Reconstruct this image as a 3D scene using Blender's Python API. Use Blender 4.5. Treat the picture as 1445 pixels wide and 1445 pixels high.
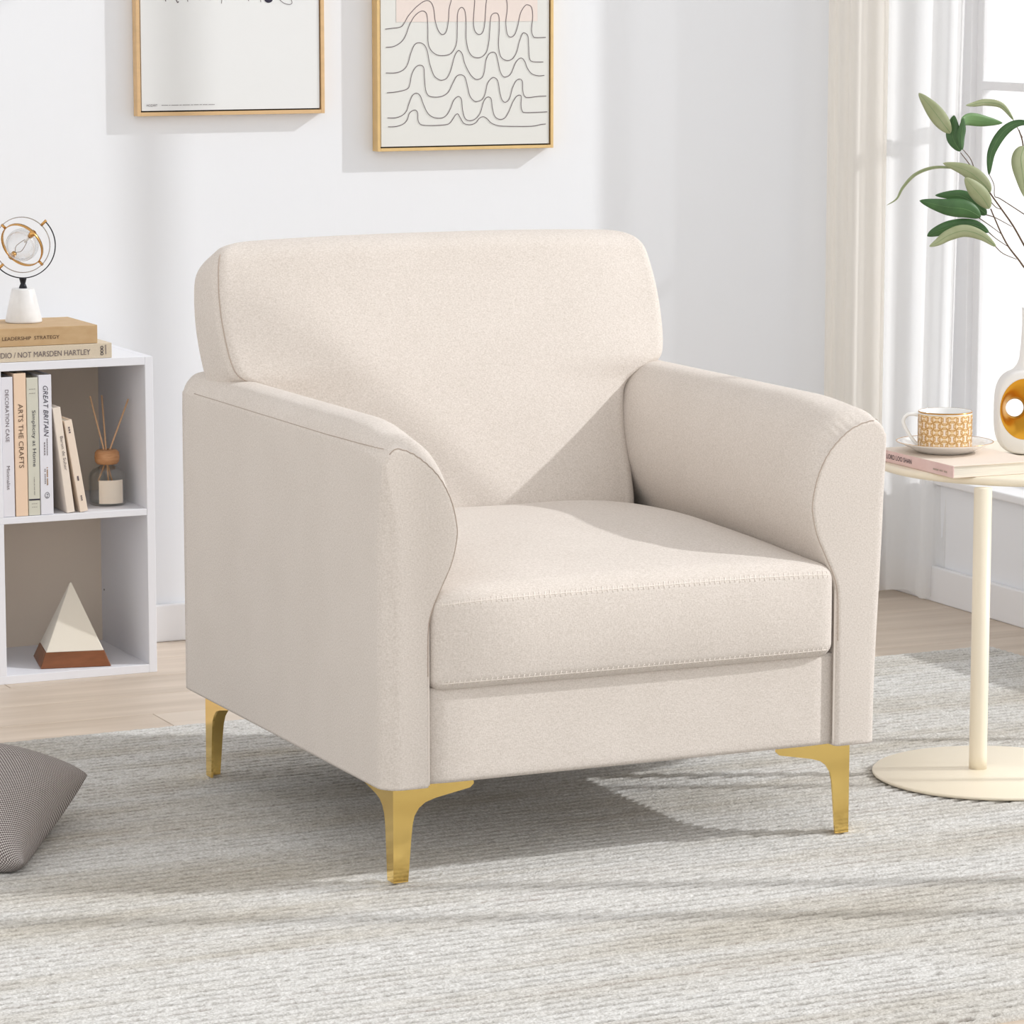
import bpy, bmesh, math, random
import numpy as np
from mathutils import Vector, Matrix
random.seed(7)
for o in list(bpy.data.objects): bpy.data.objects.remove(o, do_unlink=True)
scn = bpy.context.scene
COL = scn.collection

# ------------------------------------------------------------------ camera
FPX, PITCH, YAW = 5101.6, 0.1483, 0.4330
CAM = Vector((-1.9274, -4.5973, 1.2870))
FWD = Vector((math.sin(YAW)*math.cos(PITCH), math.cos(YAW)*math.cos(PITCH), -math.sin(PITCH)))
RGT = Vector((math.cos(YAW), -math.sin(YAW), 0))
UPV = RGT.cross(FWD)
cd = bpy.data.cameras.new('camera'); cam = bpy.data.objects.new('camera', cd); COL.objects.link(cam)
cd.sensor_width = 36; cd.lens = FPX/1445*36; cd.clip_start = .05; cd.clip_end = 100
cam.matrix_world = Matrix(((RGT.x, UPV.x, -FWD.x, CAM.x), (RGT.y, UPV.y, -FWD.y, CAM.y), (RGT.z, UPV.z, -FWD.z, CAM.z), (0, 0, 0, 1)))
scn.camera = cam
def ray(x, y): return FWD + RGT*((x-722.5)/FPX) - UPV*((y-722.5)/FPX)
def on_x(x, y, X): d = ray(x, y); return CAM + d*((X-CAM.x)/d.x)
def on_y(x, y, Y): d = ray(x, y); return CAM + d*((Y-CAM.y)/d.y)
def on_z(x, y, Z): d = ray(x, y); return CAM + d*((Z-CAM.z)/d.z)

# ------------------------------------------------------------------ world, sun, exposure
w = bpy.data.worlds.new('world'); scn.world = w; w.use_nodes = True
bg = w.node_tree.nodes['Background']; bg.inputs[0].default_value = (1, .988, .968, 1); bg.inputs[1].default_value = 1.2
sd = bpy.data.lights.new('sun', 'SUN'); sun = bpy.data.objects.new('sun', sd); COL.objects.link(sun)
sd.energy = 1.95; sd.angle = math.radians(1.0); sd.color = (.985, .992, 1)
SUN = Vector((-1.55, .64, -1.0)).normalized()
sun.rotation_euler = SUN.to_track_quat('-Z', 'Y').to_euler(); sun.location = (4, -.5, 3)
vs = scn.view_settings
vs.view_transform = 'Standard'; vs.look = 'None'; vs.gamma = 1; vs.use_curve_mapping = False; vs.exposure = 0.04

# ------------------------------------------------------------------ materials
def lin(h):
    if isinstance(h, str):
        h = [int(h[i:i+2], 16)/255 for i in (0, 2, 4)]
    return tuple((c/12.92 if c <= .04045 else ((c+.055)/1.055)**2.4) for c in h) + (1,)
def mat(name, color, rough=.6, metal=0, spec=.5, var=0, vscale=(8, 8, 8), bump=0, bscale=(200, 200, 200), sheen=0, color2=None, detail=4, coat=0):
    m = bpy.data.materials.new(name); m.use_nodes = True
    nt = m.node_tree; b = nt.nodes['Principled BSDF']
    b.inputs['Base Color'].default_value = lin(color); b.inputs['Roughness'].default_value = rough
    b.inputs['Metallic'].default_value = metal; b.inputs['Specular IOR Level'].default_value = spec
    b.inputs['Sheen Weight'].default_value = sheen; b.inputs['Coat Weight'].default_value = coat
    tc = None
    def coords(sc):
        nonlocal tc
        if tc is None: tc = nt.nodes.new('ShaderNodeTexCoord')
        mp = nt.nodes.new('ShaderNodeMapping'); mp.inputs['Scale'].default_value = sc
        nt.links.new(tc.outputs['Object'], mp.inputs['Vector']); return mp.outputs[0]
    if var or color2:
        n = nt.nodes.new('ShaderNodeTexNoise'); n.inputs['Scale'].default_value = 1; n.inputs['Detail'].default_value = detail
        nt.links.new(coords(vscale), n.inputs['Vector'])
        r = nt.nodes.new('ShaderNodeValToRGB'); r.color_ramp.elements[0].position = .3; r.color_ramp.elements[1].position = .7
        c = lin(color)
        c2 = lin(color2) if color2 else tuple(min(1, v*(1-var)) for v in c[:3])+(1,)
        r.color_ramp.elements[0].color = c2; r.color_ramp.elements[1].color = c
        nt.links.new(n.outputs[0], r.inputs[0]); nt.links.new(r.outputs[0], b.inputs['Base Color'])
    if bump:
        n = nt.nodes.new('ShaderNodeTexNoise'); n.inputs['Scale'].default_value = 1; n.inputs['Detail'].default_value = 3
        nt.links.new(coords(bscale), n.inputs['Vector'])
        bp = nt.nodes.new('ShaderNodeBump'); bp.inputs['Strength'].default_value = bump; bp.inputs['Distance'].default_value = .002
        nt.links.new(n.outputs[0], bp.inputs['Height']); nt.links.new(bp.outputs[0], b.inputs['Normal'])
    return m
def thin_glass(name, tint=(1, 1, 1, 1), gloss=.08):
    m = bpy.data.materials.new(name); m.use_nodes = True; nt = m.node_tree; nt.nodes.clear()
    out = nt.nodes.new('ShaderNodeOutputMaterial'); t = nt.nodes.new('ShaderNodeBsdfTransparent'); g = nt.nodes.new('ShaderNodeBsdfGlossy')
    t.inputs[0].default_value = tint; g.inputs['Roughness'].default_value = .03
    mx = nt.nodes.new('ShaderNodeMixShader'); lw = nt.nodes.new('ShaderNodeLayerWeight'); lw.inputs[0].default_value = gloss
    nt.links.new(lw.outputs['Facing' if gloss > .1 else 'Fresnel'], mx.inputs[0]); nt.links.new(t.outputs[0], mx.inputs[1]); nt.links.new(g.outputs[0], mx.inputs[2])
    nt.links.new(mx.outputs[0], out.inputs[0]); return m
def cloth(name, color, transl=.4, transp=0):
    m = bpy.data.materials.new(name); m.use_nodes = True; nt = m.node_tree; nt.nodes.clear()
    out = nt.nodes.new('ShaderNodeOutputMaterial'); d = nt.nodes.new('ShaderNodeBsdfDiffuse'); t = nt.nodes.new('ShaderNodeBsdfTranslucent')
    d.inputs[0].default_value = lin(color); t.inputs[0].default_value = lin(color)
    mx = nt.nodes.new('ShaderNodeMixShader'); mx.inputs[0].default_value = transl
    nt.links.new(d.outputs[0], mx.inputs[1]); nt.links.new(t.outputs[0], mx.inputs[2]); last = mx
    if transp:
        tr = nt.nodes.new('ShaderNodeBsdfTransparent'); m2 = nt.nodes.new('ShaderNodeMixShader'); m2.inputs[0].default_value = transp
        nt.links.new(mx.outputs[0], m2.inputs[1]); nt.links.new(tr.outputs[0], m2.inputs[2]); last = m2
    nt.links.new(last.outputs[0], out.inputs[0]); return m

def fabric_mat(name, base, dark):
    """fine woven chenille: streaky two-tone threads and relief"""
    m = bpy.data.materials.new(name); m.use_nodes = True; nt = m.node_tree; b = nt.nodes['Principled BSDF']
    b.inputs['Roughness'].default_value = .92; b.inputs['Specular IOR Level'].default_value = .15
    b.inputs['Sheen Weight'].default_value = .12; b.inputs['Sheen Roughness'].default_value = .4
    tc = nt.nodes.new('ShaderNodeTexCoord')
    def noise(sc, det):
        mp = nt.nodes.new('ShaderNodeMapping'); mp.inputs['Scale'].default_value = sc
        n = nt.nodes.new('ShaderNodeTexNoise'); n.inputs['Scale'].default_value = 1; n.inputs['Detail'].default_value = det
        nt.links.new(tc.outputs['Object'], mp.inputs[0]); nt.links.new(mp.outputs[0], n.inputs['Vector']); return n.outputs[0]
    a = noise((260, 260, 800), 2); c = noise((600, 600, 320), 2); g = noise((9, 9, 9), 3)
    ad = nt.nodes.new('ShaderNodeMath'); ad.operation = 'ADD'; nt.links.new(a, ad.inputs[0]); nt.links.new(c, ad.inputs[1])
    hf = nt.nodes.new('ShaderNodeMath'); hf.operation = 'MULTIPLY'; nt.links.new(ad.outputs[0], hf.inputs[0]); hf.inputs[1].default_value = .5
    mg = nt.nodes.new('ShaderNodeMath'); mg.operation = 'MULTIPLY_ADD'; nt.links.new(g, mg.inputs[0]); mg.inputs[1].default_value = .12; nt.links.new(hf.outputs[0], mg.inputs[2])
    r = nt.nodes.new('ShaderNodeValToRGB'); e = r.color_ramp.elements
    e[0].position = .40; e[0].color = lin(dark); e[1].position = .72; e[1].color = lin(base)
    nt.links.new(mg.outputs[0], r.inputs[0]); nt.links.new(r.outputs[0], b.inputs['Base Color'])
    bp = nt.nodes.new('ShaderNodeBump'); bp.inputs['Strength'].default_value = .35; bp.inputs['Distance'].default_value = .0015
    nt.links.new(hf.outputs[0], bp.inputs['Height']); nt.links.new(bp.outputs[0], b.inputs['Normal'])
    return m

def rug_mat():
    m = bpy.data.materials.new('rug_pile'); m.use_nodes = True; nt = m.node_tree; b = nt.nodes['Principled BSDF']
    b.inputs['Roughness'].default_value = 1; b.inputs['Specular IOR Level'].default_value = .05
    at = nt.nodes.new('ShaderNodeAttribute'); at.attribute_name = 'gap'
    tc = nt.nodes.new('ShaderNodeTexCoord')
    def noise(sc, det):
        mp = nt.nodes.new('ShaderNodeMapping'); mp.inputs['Scale'].default_value = sc
        n = nt.nodes.new('ShaderNodeTexNoise'); n.inputs['Scale'].default_value = 1; n.inputs['Detail'].default_value = det
        nt.links.new(tc.outputs['Object'], mp.inputs[0]); nt.links.new(mp.outputs[0], n.inputs['Vector']); return n.outputs[0]
    fine = noise((230, 330, 300), 3); broad = noise((1.2, 7, 1), 3); brown = noise((3, 16, 1), 2)
    r = nt.nodes.new('ShaderNodeValToRGB'); e = r.color_ramp.elements
    e[0].position = .32; e[0].color = lin('d0cbc2'); e[1].position = .55; e[1].color = lin('e3e2e0')
    nt.links.new(broad, r.inputs[0])
    mx = nt.nodes.new('ShaderNodeMix'); mx.data_type = 'RGBA'; mx.blend_type = 'MULTIPLY'
    r2 = nt.nodes.new('ShaderNodeValToRGB'); r2.color_ramp.elements[0].position = .3; r2.color_ramp.elements[0].color = (.66, .65, .63, 1); r2.color_ramp.elements[1].position = .7; r2.color_ramp.elements[1].color = (1, 1, 1, 1)
    nt.links.new(fine, r2.inputs[0]); mx.inputs[0].default_value = 1
    nt.links.new(r.outputs[0], mx.inputs[6]); nt.links.new(r2.outputs[0], mx.inputs[7])
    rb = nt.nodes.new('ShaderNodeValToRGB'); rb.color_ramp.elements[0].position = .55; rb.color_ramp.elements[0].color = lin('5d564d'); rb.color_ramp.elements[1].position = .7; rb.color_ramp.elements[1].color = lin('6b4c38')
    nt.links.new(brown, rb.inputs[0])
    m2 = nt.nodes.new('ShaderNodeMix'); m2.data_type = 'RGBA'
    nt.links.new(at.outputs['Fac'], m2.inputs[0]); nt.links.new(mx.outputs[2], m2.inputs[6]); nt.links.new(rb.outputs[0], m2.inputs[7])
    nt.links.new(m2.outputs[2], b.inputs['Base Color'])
    bp = nt.nodes.new('ShaderNodeBump'); bp.inputs['Strength'].default_value = .6; bp.inputs['Distance'].default_value = .004
    nt.links.new(fine, bp.inputs['Height']); nt.links.new(bp.outputs[0], b.inputs['Normal'])
    return m

def weave_mat():
    """basket weave of pale and dark threads, laid out on the cover's own UV"""
    m = bpy.data.materials.new('basket_weave'); m.use_nodes = True; nt = m.node_tree; b = nt.nodes['Principled BSDF']
    b.inputs['Roughness'].default_value = .95; b.inputs['Specular IOR Level'].default_value = .1
    uv = nt.nodes.new('ShaderNodeTexCoord'); mp = nt.nodes.new('ShaderNodeMapping'); mp.inputs['Scale'].default_value = (900, 900, 1)
    mp.inputs['Rotation'].default_value = (0, 0, math.radians(8))
    nt.links.new(uv.outputs['UV'], mp.inputs[0]); sp = nt.nodes.new('ShaderNodeSeparateXYZ'); nt.links.new(mp.outputs[0], sp.inputs[0])
    def sn(o):
        s = nt.nodes.new('ShaderNodeMath'); s.operation = 'SINE'; nt.links.new(o, s.inputs[0]); return s.outputs[0]
    mu = nt.nodes.new('ShaderNodeMath'); mu.operation = 'MULTIPLY'; nt.links.new(sn(sp.outputs[0]), mu.inputs[0]); nt.links.new(sn(sp.outputs[1]), mu.inputs[1])
    r = nt.nodes.new('ShaderNodeValToRGB'); e = r.color_ramp.elements
    mr = nt.nodes.new('ShaderNodeMapRange'); mr.inputs[1].default_value = -.7; mr.inputs[2].default_value = .7
    nt.links.new(mu.outputs[0], mr.inputs[0]); nt.links.new(mr.outputs[0], r.inputs[0])
    e[0].position = .25; e[0].color = lin('605656'); e[1].position = .8; e[1].color = lin('d2ccc8')
    nt.links.new(r.outputs[0], b.inputs['Base Color'])
    bp = nt.nodes.new('ShaderNodeBump'); bp.inputs['Strength'].default_value = .5; bp.inputs['Distance'].default_value = .002
    nt.links.new(mr.outputs[0], bp.inputs['Height']); nt.links.new(bp.outputs[0], b.inputs['Normal'])
    return m

M = {}
M['wall'] = mat('wall_paint', 'edeff3', .9, spec=.2, bump=.12, bscale=(60, 60, 12))
M['trim'] = mat('trim_paint', 'eeeef0', .5)
M['wood_floor'] = mat('floor_wood', 'd8c9b9', .45, color2='c3b3a2', vscale=(2.2, 22, 22), bump=.05, bscale=(8, 120, 120))
M['wood_floor2'] = mat('floor_wood_pale', 'd9ccbe', .45, color2='ccbdac', vscale=(2.6, 26, 26), bump=.05, bscale=(8, 120, 120))
M['joint'] = mat('floor_joint', 'a89078', .8)
M['fabric'] = fabric_mat('armchair_fabric', 'e4dcd5', 'cdc4bb')
M['thread'] = mat('seam_thread', 'b7a89c', .9, spec=.1)
M['thread_pale'] = mat('stitch_thread_pale', 'efe7df', .9, spec=.1)
M['gold'] = mat('polished_gold', 'ffdd88', .11, metal=1)
M['frame_gold'] = mat('brushed_gold_frame', 'e6c58c', .4, metal=.6, var=.1, vscale=(30, 30, 30))
M['frame_wood'] = mat('light_oak_frame', 'e0bb8b', .5, var=.12, vscale=(10, 10, 60))
M['canvas'] = mat('canvas_white', 'e9eaea', .8, spec=.2)
M['canvas_warm'] = mat('canvas_warm_white', 'e3e3df', .8, spec=.2)
M['pink_print'] = mat('pink_print', 'eaddd6', .8, spec=.2)
M['ink'] = mat('ink_line', '6e6468', .8, spec=.1)
M['ink_dark'] = mat('ink_dark', '3c3a48', .8, spec=.1)
M['gap'] = mat('frame_gap', '40352a', .9)
M['cream_metal'] = mat('cream_lacquer', 'f5ebd6', .38)
M['shelf'] = mat('white_laminate', 'e9eaf0', .5)
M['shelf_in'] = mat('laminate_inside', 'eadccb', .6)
M['marble'] = mat('white_marble', 'f0f0f0', .3, color2='dcdcdc', vscale=(20, 20, 20))
M['black'] = mat('black_metal', '24242a', .35, metal=.6)
M['steel'] = mat('brushed_steel', 'b3aca6', .25, metal=1)
M['brass'] = mat('brass', 'd8a766', .22, metal=1)
M['bulb'] = thin_glass('bulb_glass', (.97, .97, .97, 1), .25)
M['bottle'] = thin_glass('bottle_glass', (.975, .98, .97, 1), .16)
M['pane'] = thin_glass('window_glass', (1, 1, 1, 1), .04)
M['beech'] = mat('beech_wood', 'cf9d72', .6, color2='bd875b', vscale=(60, 60, 300))
M['reed'] = mat('reed_stick', 'd9b08a', .7)
M['paper_label'] = mat('paper_label', 'ece0d0', .8)
M['plaster'] = mat('white_plaster', 'e9e2d4', .6)
M['walnut'] = mat('walnut_wood', '8a5230', .35, color2='70401f', vscale=(12, 60, 60))
M['walnut_dark'] = mat('dark_walnut_edge', '4a3222', .4)
M['pages'] = mat('book_pages', 'efe9dc', .9, var=.12, vscale=(30, 30, 900))
M['porcelain'] = mat('porcelain', 'f5f5f4', .12, coat=.4)
M['cup_print'] = mat('cup_print_peach', 'f0d3a4', .2)
M['cup_line'] = mat('cup_print_gold', 'c08a3c', .3, metal=.3)
M['cup_pale'] = mat('cup_print_pale', 'f1dfce', .2)
M['vase'] = mat('matte_ceramic', 'eeecea', .45)
M['vase_gold'] = mat('gold_glaze', 'd49a33', .28, metal=.9, var=.1, vscale=(40, 40, 40))
M['stem'] = mat('plant_stem', '5f4a38', .7)
M['leaf_dark'] = mat('leaf_dark', '48703f', .5, color2='375a30', vscale=(30, 30, 30))
M['leaf_mid'] = mat('leaf_mid', '6f945c', .5, color2='5a7f49', vscale=(30, 30, 30))
M['leaf_pale'] = mat('leaf_pale', 'a5ab88', .55, color2='939c73', vscale=(30, 30, 30))
M['curtain'] = cloth('curtain_cloth', 'fcf8f1', .5)
M['sheer'] = cloth('sheer_cloth', 'ffffff', .62, .22)
M['weave'] = weave_mat()
M['rug'] = rug_mat()

# ------------------------------------------------------------------ builders
def tag(o, label=None, cat=None, group=None, kind=None):
    if label: o['label'] = label
    if cat: o['category'] = cat
    if group: o['group'] = group
    if kind: o['kind'] = kind
    return o
def empty(name, loc, label, cat, group=None):
    o = bpy.data.objects.new(name, None); COL.objects.link(o); o.location = loc; o.empty_display_size = .05
    return tag(o, label, cat, group)
def link(name, me, m, parent=None, smooth=False):
    o = bpy.data.objects.new(name, me); COL.objects.link(o)
    if m is not None:
        me.materials.clear(); me.materials.append(m)
    if smooth:
        for p in me.polygons: p.use_smooth = True
    if parent is not None:
        o.parent = parent; o.matrix_parent_inverse = parent_world(parent).inverted()
    return o
def parent_world(p):
    mt = Matrix.Translation(p.location) @ p.rotation_euler.to_matrix().to_4x4()
    return (parent_world(p.parent) @ p.matrix_parent_inverse @ mt) if p.parent else mt
def pyd(name, v, f, m, parent=None, smooth=False):
    me = bpy.data.meshes.new(name); me.from_pydata([tuple(a) for a in v], [], f); me.update()
    bm = bmesh.new(); bm.from_mesh(me); bmesh.ops.recalc_face_normals(bm, faces=bm.faces); bm.to_mesh(me); bm.free()
    return link(name, me, m, parent, smooth)
def bm_box(bm, x0, x1, y0, y1, z0, z1, bev=0, mtx=None):
    r = bmesh.ops.create_cube(bm, size=1)
    vs_ = r['verts']
    for v in vs_:
        v.co = Vector(((x0+x1)/2+v.co.x*(x1-x0), (y0+y1)/2+v.co.y*(y1-y0), (z0+z1)/2+v.co.z*(z1-z0)))
    if bev:
        es = list({e for v in vs_ for e in v.link_edges})
        rr = bmesh.ops.bevel(bm, geom=es, offset=bev, segments=2, profile=.5, affect='EDGES')
        vs_ = list({v for f in rr['faces'] for v in f.verts} | {v for v in vs_ if v.is_valid})
    if mtx is not None:
        bmesh.ops.transform(bm, matrix=mtx, verts=[v for v in vs_ if v.is_valid])
def box(name, x0, x1, y0, y1, z0, z1, m, parent=None, bev=0, mtx=None):
    bm = bmesh.new(); bm_box(bm, x0, x1, y0, y1, z0, z1, bev)
    if mtx is not None: bmesh.ops.transform(bm, matrix=mtx, verts=bm.verts)
    me = bpy.data.meshes.new(name); bm.to_mesh(me); bm.free()
    return link(name, me, m, parent)
def boxes(name, lst, m, parent=None, bev=0):
    bm = bmesh.new()
    for b in lst: bm_box(bm, *b, bev)
    me = bpy.data.meshes.new(name); bm.to_mesh(me); bm.free()
    return link(name, me, m, parent)
def catmull(P, n, closed=False):
    P = [Vector(p) for p in P]; out = []; N = len(P)
    rng = N if closed else N-1
    for i in range(rng):
        if closed: a, b, c, d = P[(i-1) % N], P[i], P[(i+1) % N], P[(i+2) % N]
        else: a, b, c, d = P[max(i-1, 0)], P[i], P[i+1], P[min(i+2, N-1)]
        for k in range(n):
            t = k/n
            out.append(.5*((2*b)+(c-a)*t+(2*a-5*b+4*c-d)*t*t+(3*b-a-3*c+d)*t**3))
    if not closed: out.append(P[-1])
    return out
def tube_data(path, rad, n=8, closed=False):
    path = [Vector(p) for p in path]; N = len(path); v = []; f = []
    up = Vector((0, 0, 1)); prev = None
    for i, p in enumerate(path):
        if closed: t = path[(i+1) % N]-path[i-1]
        else: t = path[min(i+1, N-1)]-path[max(i-1, 0)]
        t.normalize()
        if prev is None:
            a = t.cross(up)
            if a.length < .1: a = t.cross(Vector((1, 0, 0)))
        else: a = prev-t*prev.dot(t)
        a.normalize(); prev = a; b = t.cross(a)
        r = rad(i/(max(N-1, 1))) if callable(rad) else rad
        for k in range(n):
            an = 2*math.pi*k/n; v.append(p+(a*math.cos(an)+b*math.sin(an))*r)
    for i in range(N if closed else N-1):
        j = (i+1) % N
        for k in range(n): f.append((i*n+k, i*n+(k+1) % n, j*n+(k+1) % n, j*n+k))
    if not closed:
        f.append(tuple(range(n-1, -1, -1))); f.append(tuple(range((N-1)*n, N*n)))
    return v, f
def tube(name, path, rad, m, parent=None, n=8, closed=False):
    v, f = tube_data(path, rad, n, closed); return pyd(name, v, f, m, parent, True)
def multi_tube(name, paths, rad, m, parent=None, n=6):
    V = []; Fc = []
    for p in paths:
        v, f = tube_data(p, rad, n); o = len(V); V += v; Fc += [tuple(i+o for i in q) for q in f]
    return pyd(name, V, Fc, m, parent, True)
def lathe(name, prof, c, m, parent=None, n=48, closed_prof=False, smooth=True):
    v = []; f = []; K = len(prof)
    for (r, z) in prof:
        for k in range(n):
            a = 2*math.pi*k/n; v.append((c[0]+r*math.cos(a), c[1]+r*math.sin(a), c[2]+z))
    for i in range(K if closed_prof else K-1):
        j = (i+1) % K
        for k in range(n): f.append((i*n+k, i*n+(k+1) % n, j*n+(k+1) % n, j*n+k))
    if not closed_prof:
        f.append(tuple(range(n-1, -1, -1))); f.append(tuple(range((K-1)*n, K*n)))
    o = pyd(name, v, f, m, parent, smooth)
    return o
def ribbon_data(path, width, nrm):
    v = []; f = []; N = len(path)
    for i, p in enumerate(path):
        t = (path[min(i+1, N-1)]-path[max(i-1, 0)]).normalized(); s = t.cross(nrm).normalized()*width/2
        v += [p-s, p+s]
    for i in range(N-1): f.append((2*i, 2*i+1, 2*i+3, 2*i+2))
    return v, f
def text(name, body, origin, xdir, ydir, length, m, parent, height=None, shear=0, off=.0004):
    """flat lettering starting at origin, running along xdir, fitted to length"""
    cu = bpy.data.curves.new(name, 'FONT'); cu.body = body; cu.size = 1; cu.shear = shear; cu.resolution_u = 3
    ob = bpy.data.objects.new(name, cu); COL.objects.link(ob)
    dg = bpy.context.evaluated_depsgraph_get(); me = bpy.data.meshes.new_from_object(ob.evaluated_get(dg))
    bpy.data.objects.remove(ob); 
    xs = [v.co.x for v in me.vertices]; ys = [v.co.y for v in me.vertices]
    if set(body) <= set('- \n') and '\n' not in body and height: height *= .55      # print too small to read: a fine broken line
    sx = length/(max(xs)-min(xs)); sy = sx if height is None else height/(max(ys)-min(ys))
    xd = Vector(xdir).normalized(); yd = Vector(ydir).normalized(); nd = xd.cross(yd)
    for v in me.vertices:
        v.co = Vector(origin)+xd*((v.co.x-min(xs))*sx)+yd*((v.co.y-min(ys))*sy)+nd*off
    me.name = name
    return link(name, me, m, parent)
def round_box(name, x0, x1, y0, y1, z0, z1, r, m, parent=None, n=24, crown=None, smooth=True):
    bm = bmesh.new(); bmesh.ops.create_cube(bm, size=2)
    bmesh.ops.subdivide_edges(bm, edges=bm.edges, cuts=n, use_grid_fill=True)
    c = Vector(((x0+x1)/2, (y0+y1)/2, (z0+z1)/2)); h = Vector(((x1-x0)/2, (y1-y0)/2, (z1-z0)/2))
    for v in bm.verts:
        # denser sampling towards edges
        q = Vector([math.copysign(abs(a)**.75, a) if abs(a) < 1 else a for a in v.co])
        p = Vector((q.x*h.x, q.y*h.y, q.z*h.z))
        inn = Vector([max(-h[i]+r, min(h[i]-r, p[i])) for i in range(3)])
        d = p-inn
        if d.length > 1e-9: p = inn+d.normalized()*r if sum(abs(a) > 1e-9 for a in d) > 1 else inn+d.normalized()*min(d.length, r)
        uvw = Vector((p.x/h.x, p.y/h.y, p.z/h.z))
        if crown: p = p+crown(uvw, p+c)
        v.co = p+c
    me = bpy.data.meshes.new(name); bm.to_mesh(me); bm.free()
    return link(name, me, m, parent, smooth)

# ================================================================== THE ROOM
FZ = -.012                                    # bare floor; the rug's pile tops out at z = 0
WY, WX = 2.029, 2.0                           # back wall and window wall
H = 2.9
fl = tag(box('floor', -3.2, WX+.16, -3.2, WY+.1, FZ-.05, FZ-.006, M['joint']), kind='structure')
pw = .165; row = 0; y = WY
plank_meshes = {}
while y > -2.2:
    x = -3.0 + (row*.47) % 1.25 - 1.25
    while x < WX:
        xa, xb = max(x, -3.0), min(x+1.25, WX)
        if xb-xa > .02:
            key = (round(xb-xa, 3), (row+int(x*7)) % 2)
            if key not in plank_meshes:
                bm = bmesh.new(); bm_box(bm, 0, xb-xa-.0015, 0, pw-.0015, -.006, 0, .0008)
                me = bpy.data.meshes.new('plank'); bm.to_mesh(me); bm.free(); me.materials.append(M['wood_floor' if key[1] else 'wood_floor2']); plank_meshes[key] = me
            o = bpy.data.objects.new('plank', plank_meshes[key]); COL.objects.link(o); o.parent = fl; o.location = (xa, y-pw, FZ)
        x += 1.25
    y -= pw; row += 1
tag(box('wall_back', -3.2, WX+.16, WY, WY+.1, FZ-.05, H, M['wall']), kind='structure')
WIN0, WIN1, SILL, HEAD = -1.75, 1.905, .235, 2.62
tag(boxes('wall_right', [(WX, WX+.16, -3.2, WY, FZ-.05, SILL), (WX, WX+.16, -3.2, WY, HEAD, H), (WX, WX+.16, WIN1, WY, SILL, HEAD), (WX, WX+.16, -3.2, WIN0, SILL, HEAD)], M['wall']), kind='structure')
tag(box('ceiling', -2.4, WX+.16, -1.6, WY+.1, H, H+.05, M['wall']), kind='structure')
bh = .062
tag(box('baseboard_back', -3.2, WX-.0, WY-.014, WY, FZ, FZ+bh+.012, M['trim'], bev=.003), kind='structure')
bb = tag(box('baseboard_right', WX-.014, WX, -3.2, WY-.014, FZ, FZ+bh+.012, M['trim'], bev=.003), kind='structure')
# window
win = tag(boxes('window_1', [(WX+.10, WX+.15, WIN1-.055, WIN1, SILL, HEAD), (WX+.10, WX+.15, WIN0, WIN0+.055, SILL, HEAD),
     (WX+.10, WX+.15, WIN0, WIN1, SILL, SILL+.05), (WX+.10, WX+.15, WIN0, WIN1, HEAD-.05, HEAD)], M['trim'], bev=.002), kind='structure')
MY = on_x(1385, 300, WX+.134).y
mull = [(MY, .05), (1.30, .03), (.19, .014), (-.18, .012), (-.85, .03), (-1.04, .028)]
for c, wd in mull: box('mullion', WX+.115, WX+.148, c-wd/2, c+wd/2, SILL+.05, HEAD-.05, M['trim'], win, bev=.002)
zm = on_x(1445, 123, WX+.125).z
box('muntin', WX+.11, WX+.14, 1.30+.015, MY-.025, zm-.009, zm+.009, M['trim'], win, bev=.002)
edges = [WIN1-.055]+[e for c, wd in mull for e in (c+wd/2, c-wd/2)]+[WIN0+.055]
for i in range(0, len(edges), 2): box('pane', WX+.123, WX+.127, edges[i+1], edges[i], SILL+.05, HEAD-.05, M['pane'], win)
box('window_sill', WX-.015, WX+.10, WIN0-.02, WIN1-.001, SILL-.0, SILL+.016, M['trim'], win, bev=.003)

# ------------------------------------------------------------------ curtains
def curtain(name, plan_bot, plan_top, z0, z1, amp, folds, m, label, thick=.0015):
    n = folds*14; rows = 26
    def plan(P, k):
        pts = catmull([Vector((a, b, 0)) for a, b in P], 40); return pts
    A, B = plan(plan_bot, 0), plan(plan_top, 0)
    v = []; f = []
    for r in range(rows+1):
        t = r/rows; z = z0+(z1-z0)*t
        for i in range(n+1):
            s = i/n; ia = s*(len(A)-1); k = min(int(ia), len(A)-2)
            pa = A[k].lerp(A[k+1], ia-k); ib = s*(len(B)-1); kb = min(int(ib), len(B)-2); pb = B[kb].lerp(B[kb+1], ib-kb)
            p = pa.lerp(pb, t); tg = (A[k+1]-A[k]).normalized(); nn = Vector((-tg.y, tg.x, 0))
            ph = s*folds*2*math.pi + .5*math.sin(3*t+s*5)
            off = amp*(math.sin(ph)+.2*math.sin(2*ph+1))*(1-.15*t)
            v.append((p.x+nn.x*off, p.y+nn.y*off, z+(.012*math.sin(s*folds*1.7)**2 if r == 0 else 0)))
    for r in range(rows):
        for i in range(n): a = r*(n+1)+i; f.append((a, a+1, a+n+2, a+n+1))
    o = pyd(name, v, f, m, None, True)
    return tag(o, label, 'curtain')
pa = on_y(1163, 550, 1.955); pb = on_y(1246, 550, 1.865)
curtain('opaque_curtain', [(pa.x, 1.955), (pa.x*.5+pb.x*.5, 1.93), (pb.x, 1.865)], [(pa.x, 1.955), (pa.x*.5+pb.x*.5, 1.93), (pb.x, 1.865)], FZ+.012, 2.75, .006, 4, M['curtain'], 'beige opaque curtain gathered in narrow pleats in the room corner')
pc = on_y(1236, 550, 1.90); pd = on_y(1334, 800, 1.765); pe = on_y(1378, 100, 1.74)
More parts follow.
